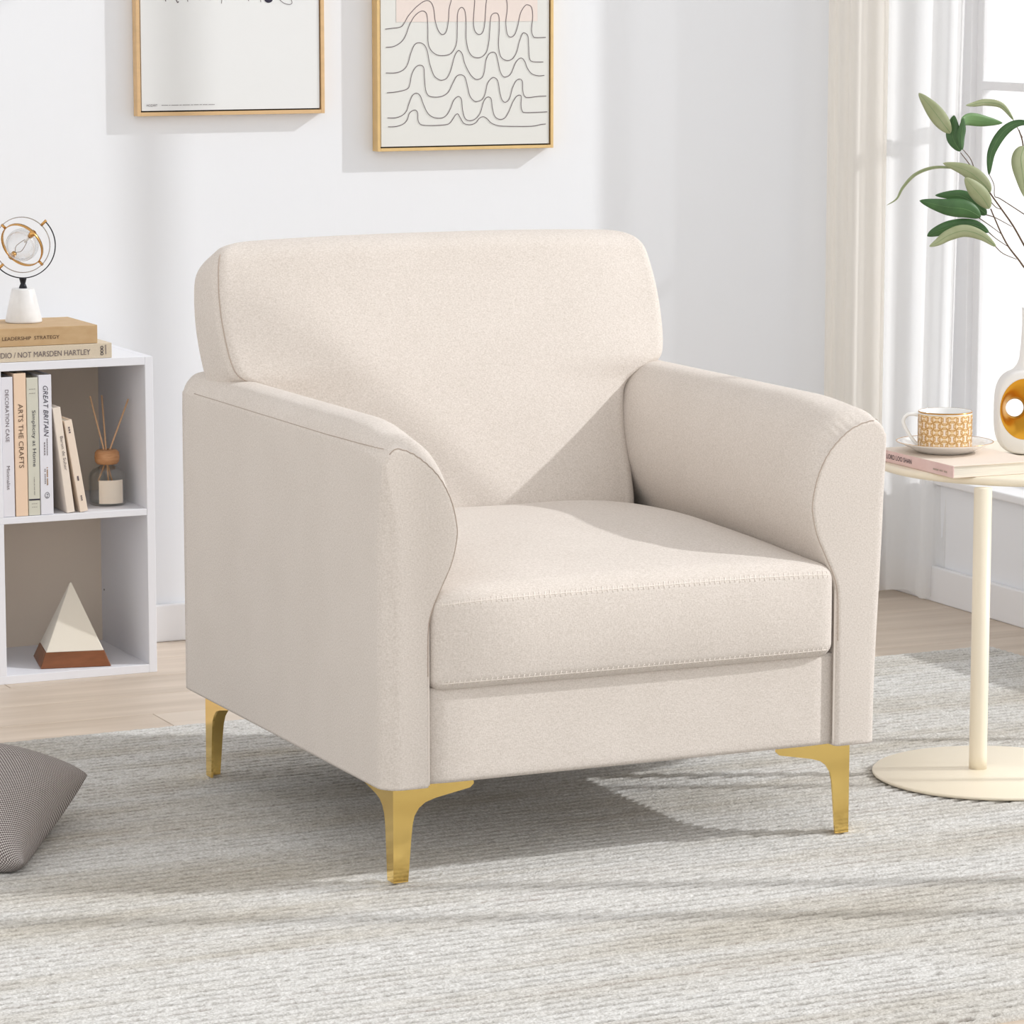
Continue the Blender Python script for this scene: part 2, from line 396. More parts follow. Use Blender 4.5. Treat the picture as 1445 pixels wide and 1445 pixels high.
curtain('sheer_curtain', [(pc.x, 1.90), (pc.x*.5+pd.x*.5, 1.80), (pd.x, 1.765)], [(pc.x, 1.90), (pc.x*.5+pe.x*.5, 1.80), (pe.x, 1.745)], FZ+.008, 2.75, .012, 3, M['sheer'], 'sheer white curtain hanging against the window reveal', .0008)

# ------------------------------------------------------------------ rug
def make_rug():
    Lx, Ly = 3.4, 2.105; nx, ny = 620, 900
    xs = np.linspace(0, Lx, nx); ys = np.linspace(0, Ly, ny); X, Y = np.meshgrid(xs, ys)
    rng = np.random.RandomState(3)
    sp = .0205
    rows_ = int(Ly/sp)+2
    # wandering rows with broken dark gaps between the yarns
    kx = np.linspace(0, Lx, 120)
    wob = np.array([np.interp(xs, kx, np.convolve(rng.randn(126), np.ones(7)/7, 'valid')[:120]) for _ in range(12)])
    wb = wob[np.clip((Y/Ly*11).astype(int), 0, 11), np.tile(np.arange(nx), (ny, 1))]*.004
    ph = (Y+wb)/sp; ri = np.clip(ph.astype(int), 0, rows_-1); fr = ph-np.floor(ph)
    dash = np.zeros((rows_, nx))
    for r in range(rows_):
        a = np.interp(xs, np.linspace(0, Lx, 260), rng.rand(260))
        b = np.interp(xs, np.linspace(0, Lx, 25), rng.rand(25))
        dash[r] = np.clip((a*.85+b*.5-.52)*6, 0, 1)
    d = dash[ri, np.tile(np.arange(nx), (ny, 1))]
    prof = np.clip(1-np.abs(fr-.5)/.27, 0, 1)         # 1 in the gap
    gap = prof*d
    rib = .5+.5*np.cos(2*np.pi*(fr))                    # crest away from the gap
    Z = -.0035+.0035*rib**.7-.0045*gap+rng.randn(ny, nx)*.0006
    Z = np.clip(Z, -.0095, 0)
    edge = np.minimum.reduce([X, Lx-X, Y, Ly-Y]); Z = np.where(edge < .006, Z-.003, Z)
    V = np.stack([X, Y, Z], -1).reshape(-1, 3)
    idx = np.arange(nx*ny).reshape(ny, nx)
    F = np.stack([idx[:-1, :-1], idx[:-1, 1:], idx[1:, 1:], idx[1:, :-1]], -1).reshape(-1, 4)
    # skirt
    ring = np.concatenate([idx[0, :], idx[1:, -1], idx[-1, -2::-1], idx[-2:0:-1, 0]])
    nb = len(V); Vb = V[ring].copy(); Vb[:, 2] = FZ; V = np.concatenate([V, Vb]); k = len(ring)
    S = np.array([[ring[(i+1) % k], ring[i], nb+i, nb+(i+1) % k] for i in range(k)]); F = np.concatenate([F, S])
    me = bpy.data.meshes.new('rug'); me.vertices.add(len(V)); me.vertices.foreach_set('co', V.ravel().astype(np.float32))
    me.loops.add(F.size); me.loops.foreach_set('vertex_index', F.ravel().astype(np.int32))
    me.polygons.add(len(F)); me.polygons.foreach_set('loop_start', np.arange(0, F.size, 4, dtype=np.int32)); me.polygons.foreach_set('loop_total', np.full(len(F), 4, dtype=np.int32))
    me.update(); me.validate()
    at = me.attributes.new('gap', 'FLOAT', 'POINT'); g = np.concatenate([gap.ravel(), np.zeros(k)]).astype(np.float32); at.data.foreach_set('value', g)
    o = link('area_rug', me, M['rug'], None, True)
    a = .030; o.rotation_euler = (0, 0, a)
    # far right corner near (1.80, 1.255)
    c, s = math.cos(a), math.sin(a); far = Vector((1.80, 1.262, 0)); o.location = far-Vector((Lx*c-Ly*s, Lx*s+Ly*c, 0))
    return tag(o, 'pale grey ribbed wool rug lying under the armchair', 'rug')
make_rug()

# ================================================================== ARMCHAIR
W, D, H0 = .80, .843, .143
chair = empty('armchair', (.4, .42, 0), 'cream fabric armchair with rounded arms and gold legs on the rug', 'armchair')
FRONT = [(0, .143), (0, .40), (0, .585), (.003, .612), (.012, .627), (.026, .6315), (.054, .619), (.086, .590), (.106, .554), (.115, .518), (.115, .495), (.107, .462), (.092, .43), (.078, .40), (.071, .37), (.070, .30), (.070, .143)]
BACKC = [(0, .143), (0, .40), (0, .600), (.003, .628), (.013, .645), (.030, .655), (.062, .654), (.094, .628), (.112, .588), (.119, .545), (.118, .505), (.109, .468), (.094, .435), (.080, .40), (.072, .37), (.070, .30), (.070, .143)]
def contour(t):
    K = [Vector((a[0]*(1-t)+b[0]*t, a[1]*(1-t)+b[1]*t, 0)) for a, b in zip(FRONT, BACKC)]
    sm = catmull(K, 40); out = [sm[0]]; acc = 0
    L = [0]
    for i in range(1, len(sm)): L.append(L[-1]+(sm[i]-sm[i-1]).length)
    return sm, L
NC = 300
def resample(t):
    sm, L = contour(t); out = []; j = 0
    for k in range(NC):
        s = L[-1]*k/(NC-1)
        while j < len(L)-2 and L[j+1] < s: j += 1
        u = (s-L[j])/max(L[j+1]-L[j], 1e-9); out.append(sm[j].lerp(sm[j+1], min(max(u, 0), 1)))
    return out
def smooth01(x): x = max(0, min(1, x)); return x*x*(3-2*x)
def arm(mirror):
    R = {}
    def base(t):
        k = round(t, 2)
        if k not in R: R[k] = resample(k)
        return R[k]
    v = []; rings = []
    def normals(c):
        ns = []
        for i in range(NC):
            a = c[max(i-1, 0)]; b = c[min(i+1, NC-1)]; d = (b-a).normalized(); ns.append(Vector((d.y, -d.x, 0)))   # inward (right of travel)
        return ns
    seam_f = []; seam_o = []
    def rp(i, p):
        # generous round on the outer front corner, tight roll elsewhere
        out = (1-smooth01((p.y-.50)/.11))*(1-smooth01((p.x-.0005)/.008))
        return .0075+(.008 if mirror else .022)*out
    # rounded nose
    NS = 8
    ylist = [('n', k/NS*math.pi/2) for k in range(NS+1)]+[('b', t) for t in [.012, .025, .04, .06, .085, .11, .14, .18, .22, .27, .32, .38, .44, .5, .56, .62, .68, .74, .80, .86, .92, .96, .985, 1]]
    for kind, q in ylist:
        ring = []
        if kind == 'n':
            c = base(0); ns = normals(c)
            for i, p in enumerate(c):
                r = rp(i, p); ins = r*(1-math.sin(q)); yy = r*(1-math.cos(q))
                pp = p+ns[i]*ins; pk = 0
                ring.append((pp, yy, i))
        else:
            yb = .030+(D-.030)*q
            c = base(.45*smooth01((yb-.028)/.03)+.55*smooth01((yb-.01)/.17)); ns = normals(c)
            for i, p in enumerate(c):
                r = rp(i, p); yy = r+(D-r)*q
                if q < .02: yy = min(yy, r+.010)
                ins = 0
                e = D-yy
                if e < .02: ins = .02-math.sqrt(max(0, .02**2-(.02-e)**2))
                ring.append((p+ns[i]*ins, yy, i))
        rr = []
        for pp, yy, i in ring:
            s = i/(NC-1)
            # puckered stitching over the top of the roll
            top = smooth01((pp.y-.53)/.03)*smooth01((pp.x-.012)/.02)
            am = .0011*top*math.exp(-((yy-.012)/.012)**2)
            o = am*math.sin(s*NC*2*math.pi/3.6)
            pp = pp - Vector((0, 0, 0))
            n_ = Vector((0, 0, 0))
            x, z = pp.x, pp.y+o
            if mirror: x -= .013*smooth01((z-.16)/.40)*(1-smooth01((x-.0)/.06))
            rr.append(len(v)); v.append(Vector((x, yy, z)))
        rings.append(rr)
    f = []
    for a, b in zip(rings, rings[1:]):
        for i in range(NC-1): f.append((a[i], a[i+1], b[i+1], b[i]))
        f.append((a[NC-1], a[0], b[0], b[NC-1]))
    # front panel, slightly padded
    def cap(ring, yd):
        f.append(tuple(ring))
    cap(rings[0], -.003); cap(rings[-1], .002)
    # seam paths
    ring = rings[4]
    seam_f = [v[i]+Vector((0, -.0006, .0004)) for i in ring if (v[i].z > .30 and v[i].x > (.010 if v[i].z > .60 else .020))]
    seam_o = []
    for rg in rings[9:-3]:
        best = min((i for i in rg[:NC//2]), key=lambda i: abs(v[i].z-.628)+abs(v[i].x)*.3); seam_o.append(v[best]+Vector((-.0004, 0, 0)))
    so = seam_o; seam_o = [sum((so[min(max(i+k, 0), len(so)-1)] for k in (-2, -1, 0, 1, 2)), Vector())/5 for i in range(len(so))]
    for a_, b_ in zip(seam_o, so): a_.y = b_.y; a_.x = min(a_.x, b_.x)
    if mirror:
        for lst in (v, ): 
            for p in lst: p.x = W-p.x
        for p in seam_f+seam_o: p.x = W-p.x
    a = pyd('armrest', v, f, M['fabric'], chair, True)
    tube('seam', seam_f, .0007, M['thread'], a, 6); tube('seam', seam_o, .0005, M['thread'], a, 6)
    return a
arm(False); arm(True)
# front rail and back panel, seat cushion
round_box('front_rail', .066, .734, .010, .60, H0, .285, .006, M['fabric'], chair, 12)
round_box('back_panel', .066, .734, .70, D, H0, .62, .012, M['fabric'], chair, 12)
def seat_crown(u, p):
    cz = 0; cy = 0
    if u.z > 0:
        a = max(0, 1-u.x**4)*max(0, 1-(abs(u.y*.92))**4); cz += .030*a*u.z+.018*smooth01((p.y)/.35)*u.z*max(0, 1-u.x**6)
    if u.y < 0:
        cy -= .010*max(0, 1-u.x**4)*(-u.y)*max(0, 1-u.z**2)
    lump = .0012*math.sin(p.x*31+1)*math.sin(p.y*23)
    return Vector((0, cy, cz+lump))
seat = round_box('seat_cushion', .072, .726, -.006, .58, .279, .418, .022, M['fabric'], chair, 46, seat_crown)
from mathutils.bvhtree import BVHTree
bmS = bmesh.new(); bmS.from_mesh(seat.data); bvS = BVHTree.FromBMesh(bmS)
def front_y(x, z):
    h = bvS.ray_cast(Vector((x, -.2, z)), Vector((0, 1, 0))); return h[0].y if h[0] else 0
def stitch_row(zz, lift):
    zf = lambda x: zz+lift*max(0, 1-((x-.4)/.327)**4)
    line = [Vector((x, front_y(x, zf(x))-.0002, zf(x))) for x in np.linspace(.086, .712, 90)]
    tube('stitching', line, .0007, M['thread_pale'], seat, 5)
    ps = []
    for x in np.linspace(.088, .710, 76):
        a = .0036+.0014*random.random(); z = zf(x)
        ps.append([Vector((x+k*.0006, front_y(x, z+k*a)-.0002, z+k*a)) for k in (-1, 0, 1)])
    multi_tube('stitching', ps, .0008, M['thread_pale'], seat, 5)
stitch_row(.404, .006); stitch_row(.292, 0); bmS.free()
for xx in (.0705, W-.0705):
    tube('piping', [Vector((xx, .0062, H0+.002+.235*k/24)) for k in range(25)], .0016, M['thread_pale'], chair, 8)

# back cushion: a T-shaped pillow leaning back over the arms
def back():
    LEAN = .37; Y0, Z0, DEP = .555, .425, .128
    K = [(.235, -.025), (.272, -.008), (.284, .02), (.288, .07), (.290, .14), (.296, .195), (.306, .220), (.328, .235), (.354, .247), (.376, .262), (.385, .290), (.389, .335), (.389, .380), (.385, .420), (.379, .450), (.367, .470), (.345, .4825), (.30, .4875), (.22, .491), (.13, .4925), (.05, .4932), (.012, .4934)]
    rows = catmull([Vector((a, b, 0)) for a, b in K], 5)
    sn, cs = math.sin(LEAN), math.cos(LEAN)
    v = []; f = []; NP = 0; S1 = .4937
    nf, nsd = 40, 8
    seam = []
    for (h, s, _) in rows:
        wide = smooth01((s-.215)/.05)
        e = max(0, (s-(S1-.052))/.052); k = math.sqrt(max(0.02, 1-e*e)); e2 = max(0, (.02-s)/.045); k *= math.sqrt(max(.1, 1-min(1, e2)**2))
        mid = DEP/2; d0, d1 = mid-DEP/2*k, mid+DEP/2*k
        rc = min(.026, h*.5, (d1-d0)*.35)
        loop = []
        for j in range(nf+1):                    # front, left to right
            u = -1+2*j/nf; uu = math.copysign(abs(u)**.8, u); x = uu*(h-rc)
            bul = -.030*(1-abs(uu)**2.6)*min(1, h/.25)*k
            loop.append((x, d0+bul))
        for j in range(1, nsd+1):
            a = math.pi/2*j/nsd; loop.append((h-rc+rc*math.sin(a), d0+rc*(1-math.cos(a))))
        for j in range(1, nsd+1):
            a = math.pi/2*j/nsd; loop.append((h-rc+rc*math.cos(a), d1-rc+rc*math.sin(a)))
        for j in range(1, nf+1):
            u = 1-2*j/nf; loop.append((u*(h-rc), d1+.008*(1-abs(u)**3)*k))
        for j in range(1, nsd+1):
            a = math.pi/2*j/nsd; loop.append((-(h-rc)-rc*math.sin(a), d1-rc*(1-math.cos(a))))
        for j in range(1, nsd):
            a = math.pi/2*j/nsd; loop.append((-(h-rc)-rc*math.cos(a), d0+rc-rc*math.sin(a)))
        NP = len(loop)
        for (x, d) in loop:
            arch = 0
            v.append(Vector((.4+x, Y0+s*sn+d*cs, Z0+s*cs-d*sn+arch)))
        if .245 < s < .46: seam.append(v[len(v)-4]+Vector((-.0004, -.0004, 0)))
    R = len(rows)
    for r in range(R-1):
        for i in range(NP): f.append((r*NP+i, r*NP+(i+1) % NP, (r+1)*NP+(i+1) % NP, (r+1)*NP+i))
    f.append(tuple(range(NP-1, -1, -1))); f.append(tuple(range((R-1)*NP, R*NP)))
    b = pyd('back_cushion', v, f, M['fabric'], chair, True)
    tube('seam', seam, .0009, M['thread'], b, 6)
    return b
back()
# legs: folded plate brackets
PROF = [(0, 0), (.125, 0), (.126, -.008), (.120, -.0135), (.066, -.0235), (.050, -.0285), (.040, -.036), (.033, -.047), (.030, -.060), (.0275, -.085), (.023, -.1425), (0, -.1425)]
def leg(cx, cy, sx, sy):
    v = []; f = []; th = .0035
    for plate in (0, 1):
        n0 = len(v)
        for side in (0, 1):
            for (u, z) in PROF:
                t = side*th
                if plate == 0: p = (cx+sx*u, cy+sy*t, H0+z)          # plate across the front or rear
                else: p = (cx+sx*t, cy+sy*max(u, th), H0+z)          # plate along the side
                v.append(p)
        n = len(PROF)
        f.append(tuple(n0+i for i in range(n))); f.append(tuple(n0+n+i for i in range(n-1, -1, -1)))
        for i in range(n): j = (i+1) % n; f.append((n0+i, n0+j, n0+n+j, n0+n+i))
    o = pyd('leg', v, f, M['gold'], chair)
    return o
lx, ly = .0267, .0329
leg(lx, ly, 1, 1); leg(W-lx, ly, -1, 1); leg(lx, D-ly, 1, -1); leg(W-lx, D-ly, -1, -1)

# ================================================================== SIDE TABLE
TZ = .48
bc = on_z(1400, 1093, 0); tcn = on_z(1446, 658.5, TZ-.013)
pcn = Vector((1.174, .307, 0))
table = empty('side_table', (bc.x, bc.y, 0), 'cream round metal side table on a single pole beside the armchair', 'table')
lathe('base_plate', [(.0, 0), (.190, 0), (.1935, .002), (.194, .0045), (.192, .0065), (0, .0065)], (bc.x, bc.y, 0), M['cream_metal'], table, 96)
lathe('pole', [(.0145, .0065), (.0145, .03), (.0145, TZ-.0135)], (pcn.x, pcn.y, 0), M['cream_metal'], table, 40)
lathe('table_top', [(0, -.0135), (.242, -.0135), (.2475, -.012), (.250, -.008), (.250, -.004), (.2475, -.001), (.244, 0), (0, 0)], (tcn.x, tcn.y, TZ), M['cream_metal'], table, 128)
print('TABLE', bc, tcn, pcn)

# ------------------------------------------------------------------ a generic book (cover boards, spine, pages)
def book(name, frame, L, Wd, T, cover, label, group=None, spine=None, over=.003, cat='book'):
    """frame: matrix; local x along the spine length, y from spine inward, z thickness (spine face at y=0)"""
    e = empty(name, frame.to_translation(), label, cat, group)
    ct = .0016
    box('cover', 0, L, 0, Wd, 0, ct, cover, e, .0005, frame)
    box('cover', 0, L, 0, Wd, T-ct, T, cover, e, .0005, frame)
    box('spine', 0, L, -.0006, ct, 0.0002, T-.0002, spine or cover, e, .0006, frame)
    box('page_block', over, L-over, ct, Wd-over, ct, T-ct, M['pages'], e, 0, frame)
    return e
def frame(o, x, y):
    x = Vector(x).normalized(); y = Vector(y); y = (y-x*y.dot(x)).normalized(); z = x.cross(y)
    return Matrix(((x.x, y.x, z.x, o[0]), (x.y, y.y, z.y, o[1]), (x.z, y.z, z.z, o[2]), (0, 0, 0, 1)))
# pink book on the table
k0 = on_z(1345, 675, TZ+.0003); k1 = on_z(1262, 654.5, TZ+.0003); k2 = on_z(1430, 663, TZ+.0003)
sdir = (k0-k1).normalized()
perp = Vector((-sdir.y, sdir.x, 0))
if perp.dot(k2-k0) < 0: perp = -perp
print('BOOK', k0, sdir, perp, (k2-k0).normalized())
BL, BT = .245, .020
M['pink_cover'] = mat('pink_book_cover', 'e6c9c4', .6, color2='dfbfbb', vscale=(30, 30, 30)); M['peach_cover'] = mat('peach_cover', 'eee0d2', .6)
fr = frame(k0-sdir*BL, sdir, perp)
zflip = fr.col[2].z < 0
bk = book('paperback_book', fr, BL, .165, BT, M['peach_cover'], 'pink paperback book lying on the cream side table under the cup', spine=M['pink_cover'])
text('lettering', 'LORD LOO SHAN', k0-sdir*(.214)+Vector((0, 0, .0065))-perp*.0008, sdir, (0, 0, 1), .082, M['ink_dark'], bk, .0078)
text('lettering', '----- --- ---', k0-sdir*(.062)+Vector((0, 0, .0065))-perp*.0008, sdir, (0, 0, 1), .044, M['thread'], bk, .005)

# cup and saucer
BTZ = TZ+.0003+BT
sc = on_z(1333, 634.5, BTZ+.004)
sau = lathe('saucer', [(0, .0), (.040, 0), (.044, .001), (.055, .006), (.072, .0145), (.080, .0175), (.0805, .0185), (.078, .0185), (.066, .0135), (.048, .006), (.032, .0048), (0, .0046)], (sc.x, sc.y, BTZ), M['porcelain'], None, 72)
tag(sau, 'white porcelain saucer with thin gold rim on the pink book', 'saucer')
lathe('gold_rim', [(.0800, .0180), (.0808, .0186), (.0800, .0190), (.0790, .0188)], (sc.x, sc.y, BTZ), M['brass'], sau, 72, True)
CZ = BTZ+.0049; CR, CH = .0445, .064
cup = empty('teacup', (sc.x, sc.y, CZ), 'white teacup with gold interlocking pattern standing on the saucer', 'cup')
lathe('bowl', [(0, 0), (.034, 0), (CR-.004, .001), (CR-.001, .004), (CR, .008), (CR, CH-.001), (CR-.0012, CH), (CR-.0026, CH-.001), (CR-.003, .01), (CR-.008, .005), (0, .004)], (sc.x, sc.y, CZ), M['porcelain'], cup, 72)
band = lathe('printed_band', [(CR+.0002, .0045), (CR+.0003, .006), (CR+.0003, CH-.005), (CR+.0002, CH-.004)], (sc.x, sc.y, CZ), M['cup_print'], cup, 72, True)
lathe('gold_rim', [(CR+.0003, CH-.0022), (CR+.0004, CH-.0012), (CR-.0006, CH+.0003), (CR-.001, CH-.0005)], (sc.x, sc.y, CZ), M['brass'], cup, 72, True)
def cup_pattern():
    V = []; Fc = []; V2 = []; F2 = []
    ncol, nrow = 22, 5; cw = 2*math.pi*CR/ncol; ch = (CH-.0105)/nrow
    def P(s, z, r): a = s/CR; return Vector((sc.x+r*math.cos(a), sc.y+r*math.sin(a), CZ+.0055+z))
    Iout = [(-.40, -.58), (.40, -.58), (.40, -.30), (.20, -.22), (.20, .22), (.40, .30), (.40, .58), (-.40, .58), (-.40, .30), (-.20, .22), (-.20, -.22), (-.40, -.30)]
    for c in range(ncol):
        for r in range(nrow):
            cx, cz = (c+.5)*cw, (r+.5)*ch
            pts = [(a, b) if (c+r) % 2 == 0 else (b, a) for a, b in Iout]
            W3 = []
            for i in range(len(pts)):
                a, b = pts[i], pts[(i+1) % len(pts)]
                za, zb = cz+a[1]*ch, cz+b[1]*ch
                if min(za, zb) < -.0005 or max(za, zb) > nrow*ch+.0005: continue
                p, q = (cx+a[0]*cw, za), (cx+b[0]*cw, zb)
                d = Vector((q[0]-p[0], q[1]-p[1])); n = Vector((-d.y, d.x)).normalized()*.00042
                d = d.normalized()*.0004
                o = len(V)
                for s_, z_ in ((p[0]-d.x+n.x, p[1]-d.y+n.y), (q[0]+d.x+n.x, q[1]+d.y+n.y), (q[0]+d.x-n.x, q[1]+d.y-n.y), (p[0]-d.x-n.x, p[1]-d.y-n.y)): V.append(P(s_, z_, CR+.00075))
                Fc.append((o, o+1, o+2, o+3))
            o = len(V2)
            for a, b in ((-.13, -.45), (.13, -.45), (.13, .45), (-.13, .45)):
                if (c+r) % 2: a, b = b, a
                V2.append(P(cx+a*cw, min(max(cz+b*ch, 0), nrow*ch), CR+.00055))
            F2.append((o, o+1, o+2, o+3))
    pyd('gold_lines', V, Fc, M['cup_line'], band); pyd('pale_print', V2, F2, M['cup_pale'], band)
cup_pattern()
hd = -RGT
hp = [Vector((sc.x, sc.y, CZ))+hd*a+Vector((0, 0, b)) for a, b in ((CR-.002, .056), (CR+.008, .0585), (CR+.019, .057), (CR+.025, .048), (CR+.022, .037), (CR+.013, .022), (CR+.004, .011), (CR-.003, .007))]
tube('handle', catmull(hp, 8), .0031, M['porcelain'], cup, 10)

# ------------------------------------------------------------------ vase with a gilded hole
vb = on_z(1452, 640, TZ); VX, VY = vb.x, vb.y
print('VASE', vb)
vase = empty('ring_vase', (VX, VY, TZ), 'white ceramic vase with a gilded hole through its body on the side table', 'vase')
def vase_build():
    HW, HH, HD = .0600, .073, .024; zc = TZ+HH-.0005
    n = 72
    def outline(th, k):
        c, s = math.cos(th), math.sin(th); e = 3.3
        r = (abs(c)**e+abs(s)**e)**(-1/e)
        return Vector((VX+HW*k*r*c, 0, zc+HH*k*r*s))
    def ell(th, a, b, ox=-.0125): return Vector((VX+ox+a*math.cos(th), 0, zc+.006+b*math.sin(th)))
    v = []; f = []; cols = []
    rings = [('e', .0420, .0515, -HD*.95), ('o', .93, -HD), ('o', .97, -HD*.86), ('o', .99, -HD*.5), ('o', 1, 0), ('o', .99, HD*.5), ('o', .97, HD*.86), ('o', .93, HD), ('e', .0420, .0515, HD*.95)]
    for r in rings:
        for i in range(n):
            th = 2*math.pi*i/n
            if r[0] == 'e': p = ell(th, r[1], r[2]); p.y = VY+r[3]
            else: p = outline(th, r[1]); p.y = VY+r[2]
            p.z = max(p.z, TZ+.0003); v.append(p)
    for a in range(len(rings)-1):
        for i in range(n): f.append((a*n+i, a*n+(i+1) % n, (a+1)*n+(i+1) % n, (a+1)*n+i))
    body = pyd('body', v, f, M['vase'], vase, True)
    v = []; f = []
    prof = []
    for k in range(9):
        t = k/8; prof.append((.0422+(.0150-.0422)*t, .0517+(.0150-.0517)*t, -HD*.97+(HD*.97)*(t**1.5)))
    prof += [(a, b, -d) for a, b, d in prof[-2::-1]]
    for a, b, d in prof:
        for i in range(n): p = ell(2*math.pi*i/n, a, b, -.0125-.0135*(1-(a-.015)/.0272)); p.y = VY+d; v.append(p)
    for a in range(len(prof)-1):
        for i in range(n): f.append((a*n+i, a*n+(i+1) % n, (a+1)*n+(i+1) % n, (a+1)*n+i))
    pyd('gilded_hole', v, f, M['vase_gold'], vase, True)
    # neck: elliptical loft growing out of the shoulder, open at the top
    v = []; f = []
    top = TZ+2*HH
    np_ = [(.040, .020, top-.008), (.030, .019, top-.001), (.024, .0175, top+.006), (.0200, .0165, top+.016), (.0175, .0155, top+.040), (.016, .015, top+.075), (.0165, .0155, top+.098), (.0172, .0162, top+.102), (.0150, .0142, top+.102), (.0135, .0128, top+.094), (.013, .0125, top+.03)]
    for a, b, z in np_:
        for i in range(n):
            th = 2*math.pi*i/n; v.append(Vector((VX+a*math.cos(th), VY+b*math.sin(th), z)))
    for a in range(len(np_)-1):
        for i in range(n): f.append((a*n+i, a*n+(i+1) % n, (a+1)*n+(i+1) % n, (a+1)*n+i))
    pyd('neck', v, f, M['vase'], vase, True)
    return top+.102
NECK = vase_build()
# turn the vase so that its opening looks into the room
for ch in vase.children: ch.matrix_parent_inverse = Matrix.Translation((-VX, -VY, -TZ))
vase.rotation_euler = (0, 0, -.40)

# ------------------------------------------------------------------ olive sprigs
VC = Vector((VX, VY, NECK)); VD = (VC-CAM).dot(FWD)
def leafpx(X, Y, dd=0):
    """point of the enlarged plant view at the vase's distance (dd metres nearer or farther)"""
    x, y = 1225+X/4.982, 110+Y/4.982
    return CAM+ray(x, y)*(VD+dd)
def leaf(parent, pts, width, m, dd=(0, 0), roll=0.3):
    n = len(pts); P = [leafpx(X, Y, dd[0]+(dd[1]-dd[0])*i/(n-1)) for i, (X, Y) in enumerate(pts)]      # base -> tip
    sp = catmull(P, 8); N = len(sp); wm = width/4.982/FPX*VD/2
    v = []; f = []
    for i, p in enumerate(sp):
        t = i/(N-1); tg = (sp[min(i+1, N-1)]-sp[max(i-1, 0)]).normalized()
        side = tg.cross(FWD).normalized(); nn = side.cross(tg).normalized()
        sd_ = side*math.cos(roll)+nn*math.sin(roll); fold = sd_.cross(tg)
        wv = wm*(math.sin(math.pi*min(1, (t**.9)*.985+.015))**.85)*1.03/math.cos(roll)
        for s in (-1, -.5, 0, .5, 1): v.append(p+sd_*(wv*s)+fold*(wv*.22*abs(s)))
    for i in range(N-1):
        for s in range(4): a = i*5+s; f.append((a, a+1, a+6, a+5))
    o = pyd('leaf', v, f, m, parent, True)
    md = o.modifiers.new('thickness', 'SOLIDIFY'); md.thickness = .0006
    vein = tube('midrib', [q+fold*0-FWD*.0006 for q in sp[1:-2]], lambda t: .0004*(1-.6*t), M['leaf_mid'], o, 5)
    return o
def twig(parent, pts, r, dd=(0, 0)):
    n = len(pts); P = [leafpx(X, Y, dd[0]+(dd[1]-dd[0])*i/(n-1)) for i, (X, Y) in enumerate(pts)]
    tube('stem' if r > .00095 else 'petiole', catmull(P, 6), lambda t: r*(1-.35*t), M['stem'], parent, 7)
def main_stem(parent, pts, dd, r=.0019):
    n = len(pts); P = [leafpx(X, Y, dd*i/(n-1)) for i, (X, Y) in enumerate(pts)]
    P = [VC+Vector((0, 0, -.06)), VC+Vector((-.004, 0, .005))]+P
    tube('stem', catmull(P, 6), lambda t: r*(1-.4*t), M['stem'], parent, 7)
s1 = empty('olive_sprig', VC, 'tall leafy green sprig in the vase, with broad pale leaf at its tip', 'plant sprig', 'leafy sprigs in the vase')
main_stem(s1, [(1160, 1290), (1096, 1175), (1020, 1040), (940, 925), (855, 805), (800, 715), (745, 640)], -.02)
twig(s1, [(850, 800), (800, 720), (700, 590), (650, 525)], .001, (-.02, -.02)); twig(s1, [(750, 650), (720, 570), (668, 505)], .0009, (-.02, -.03))
leaf(s1, [(578, 388), (520, 310), (440, 205), (355, 105)], 105, M['leaf_pale'], (-.03, -.05))
leaf(s1, [(648, 515), (600, 430), (595, 340), (605, 262)], 92, M['leaf_dark'], (-.02, -.03), .5)
leaf(s1, [(662, 505), (655, 420), (665, 350), (668, 280)], 62, M['leaf_dark'], (-.02, -.035), -.6)
leaf(s1, [(652, 315), (710, 292), (820, 305), (945, 317)], 84, M['leaf_mid'], (-.01, .03), -.35)
twig(s1, [(862, 870), (900, 910), (940, 925)], .0009, (-.02, -.02))
leaf(s1, [(858, 805), (800, 735), (690, 650), (525, 598)], 100, M['leaf_pale'], (-.02, -.03))
leaf(s1, [(852, 918), (810, 850), (740, 770), (680, 700)], 112, M['leaf_pale'], (-.03, -.06), .2)
leaf(s1, [(700, 655), (575, 630), (450, 632), (330, 680), (245, 770), (200, 850), (130, 895)], 22, M['leaf_pale'], (-.015, .02), .1)
twig(s1, [(832, 962), (900, 985), (1010, 1045)], .0009, (-.01, -.01))
leaf(s1, [(832, 962), (760, 900), (650, 830), (470, 825)], 98, M['leaf_dark'], (-.01, .0), .15)
s2 = empty('olive_sprig', VC, 'low leafy green sprig in the vase, drooping towards the sheer curtain', 'plant sprig', 'leafy sprigs in the vase')
main_stem(s2, [(1170, 1420), (1096, 1330), (1060, 1280), (990, 1190), (940, 1100), (900, 1010), (862, 920)], -.04)
twig(s2, [(780, 985), (860, 1040), (940, 1100)], .0009, (-.04, -.04))
leaf(s2, [(790, 978), (690, 925), (540, 905), (360, 862)], 122, M['leaf_dark'], (-.04, -.06), .25)
twig(s2, [(848, 1085), (900, 1130), (990, 1190)], .0009, (-.03, -.04))
leaf(s2, [(848, 1085), (740, 1035), (590, 1045), (470, 1085), (415, 1112)], 88, M['leaf_dark'], (-.035, -.02), .2)
twig(s2, [(895, 1185), (950, 1235), (1045, 1275)], .0009, (-.04, -.04))
leaf(s2, [(898, 1185), (800, 1110), (680, 1075), (570, 1105), (490, 1155), (430, 1185)], 82, M['leaf_pale'], (-.05, -.06), .15)
s3 = empty('olive_sprig', VC, 'upright leafy green sprig in the vase, with long arching leaves', 'plant sprig', 'leafy sprigs in the vase')
main_stem(s3, [(1180, 1250), (1150, 1000), (1120, 800), (1096, 620), (1088, 460), (1060, 365)], .03)
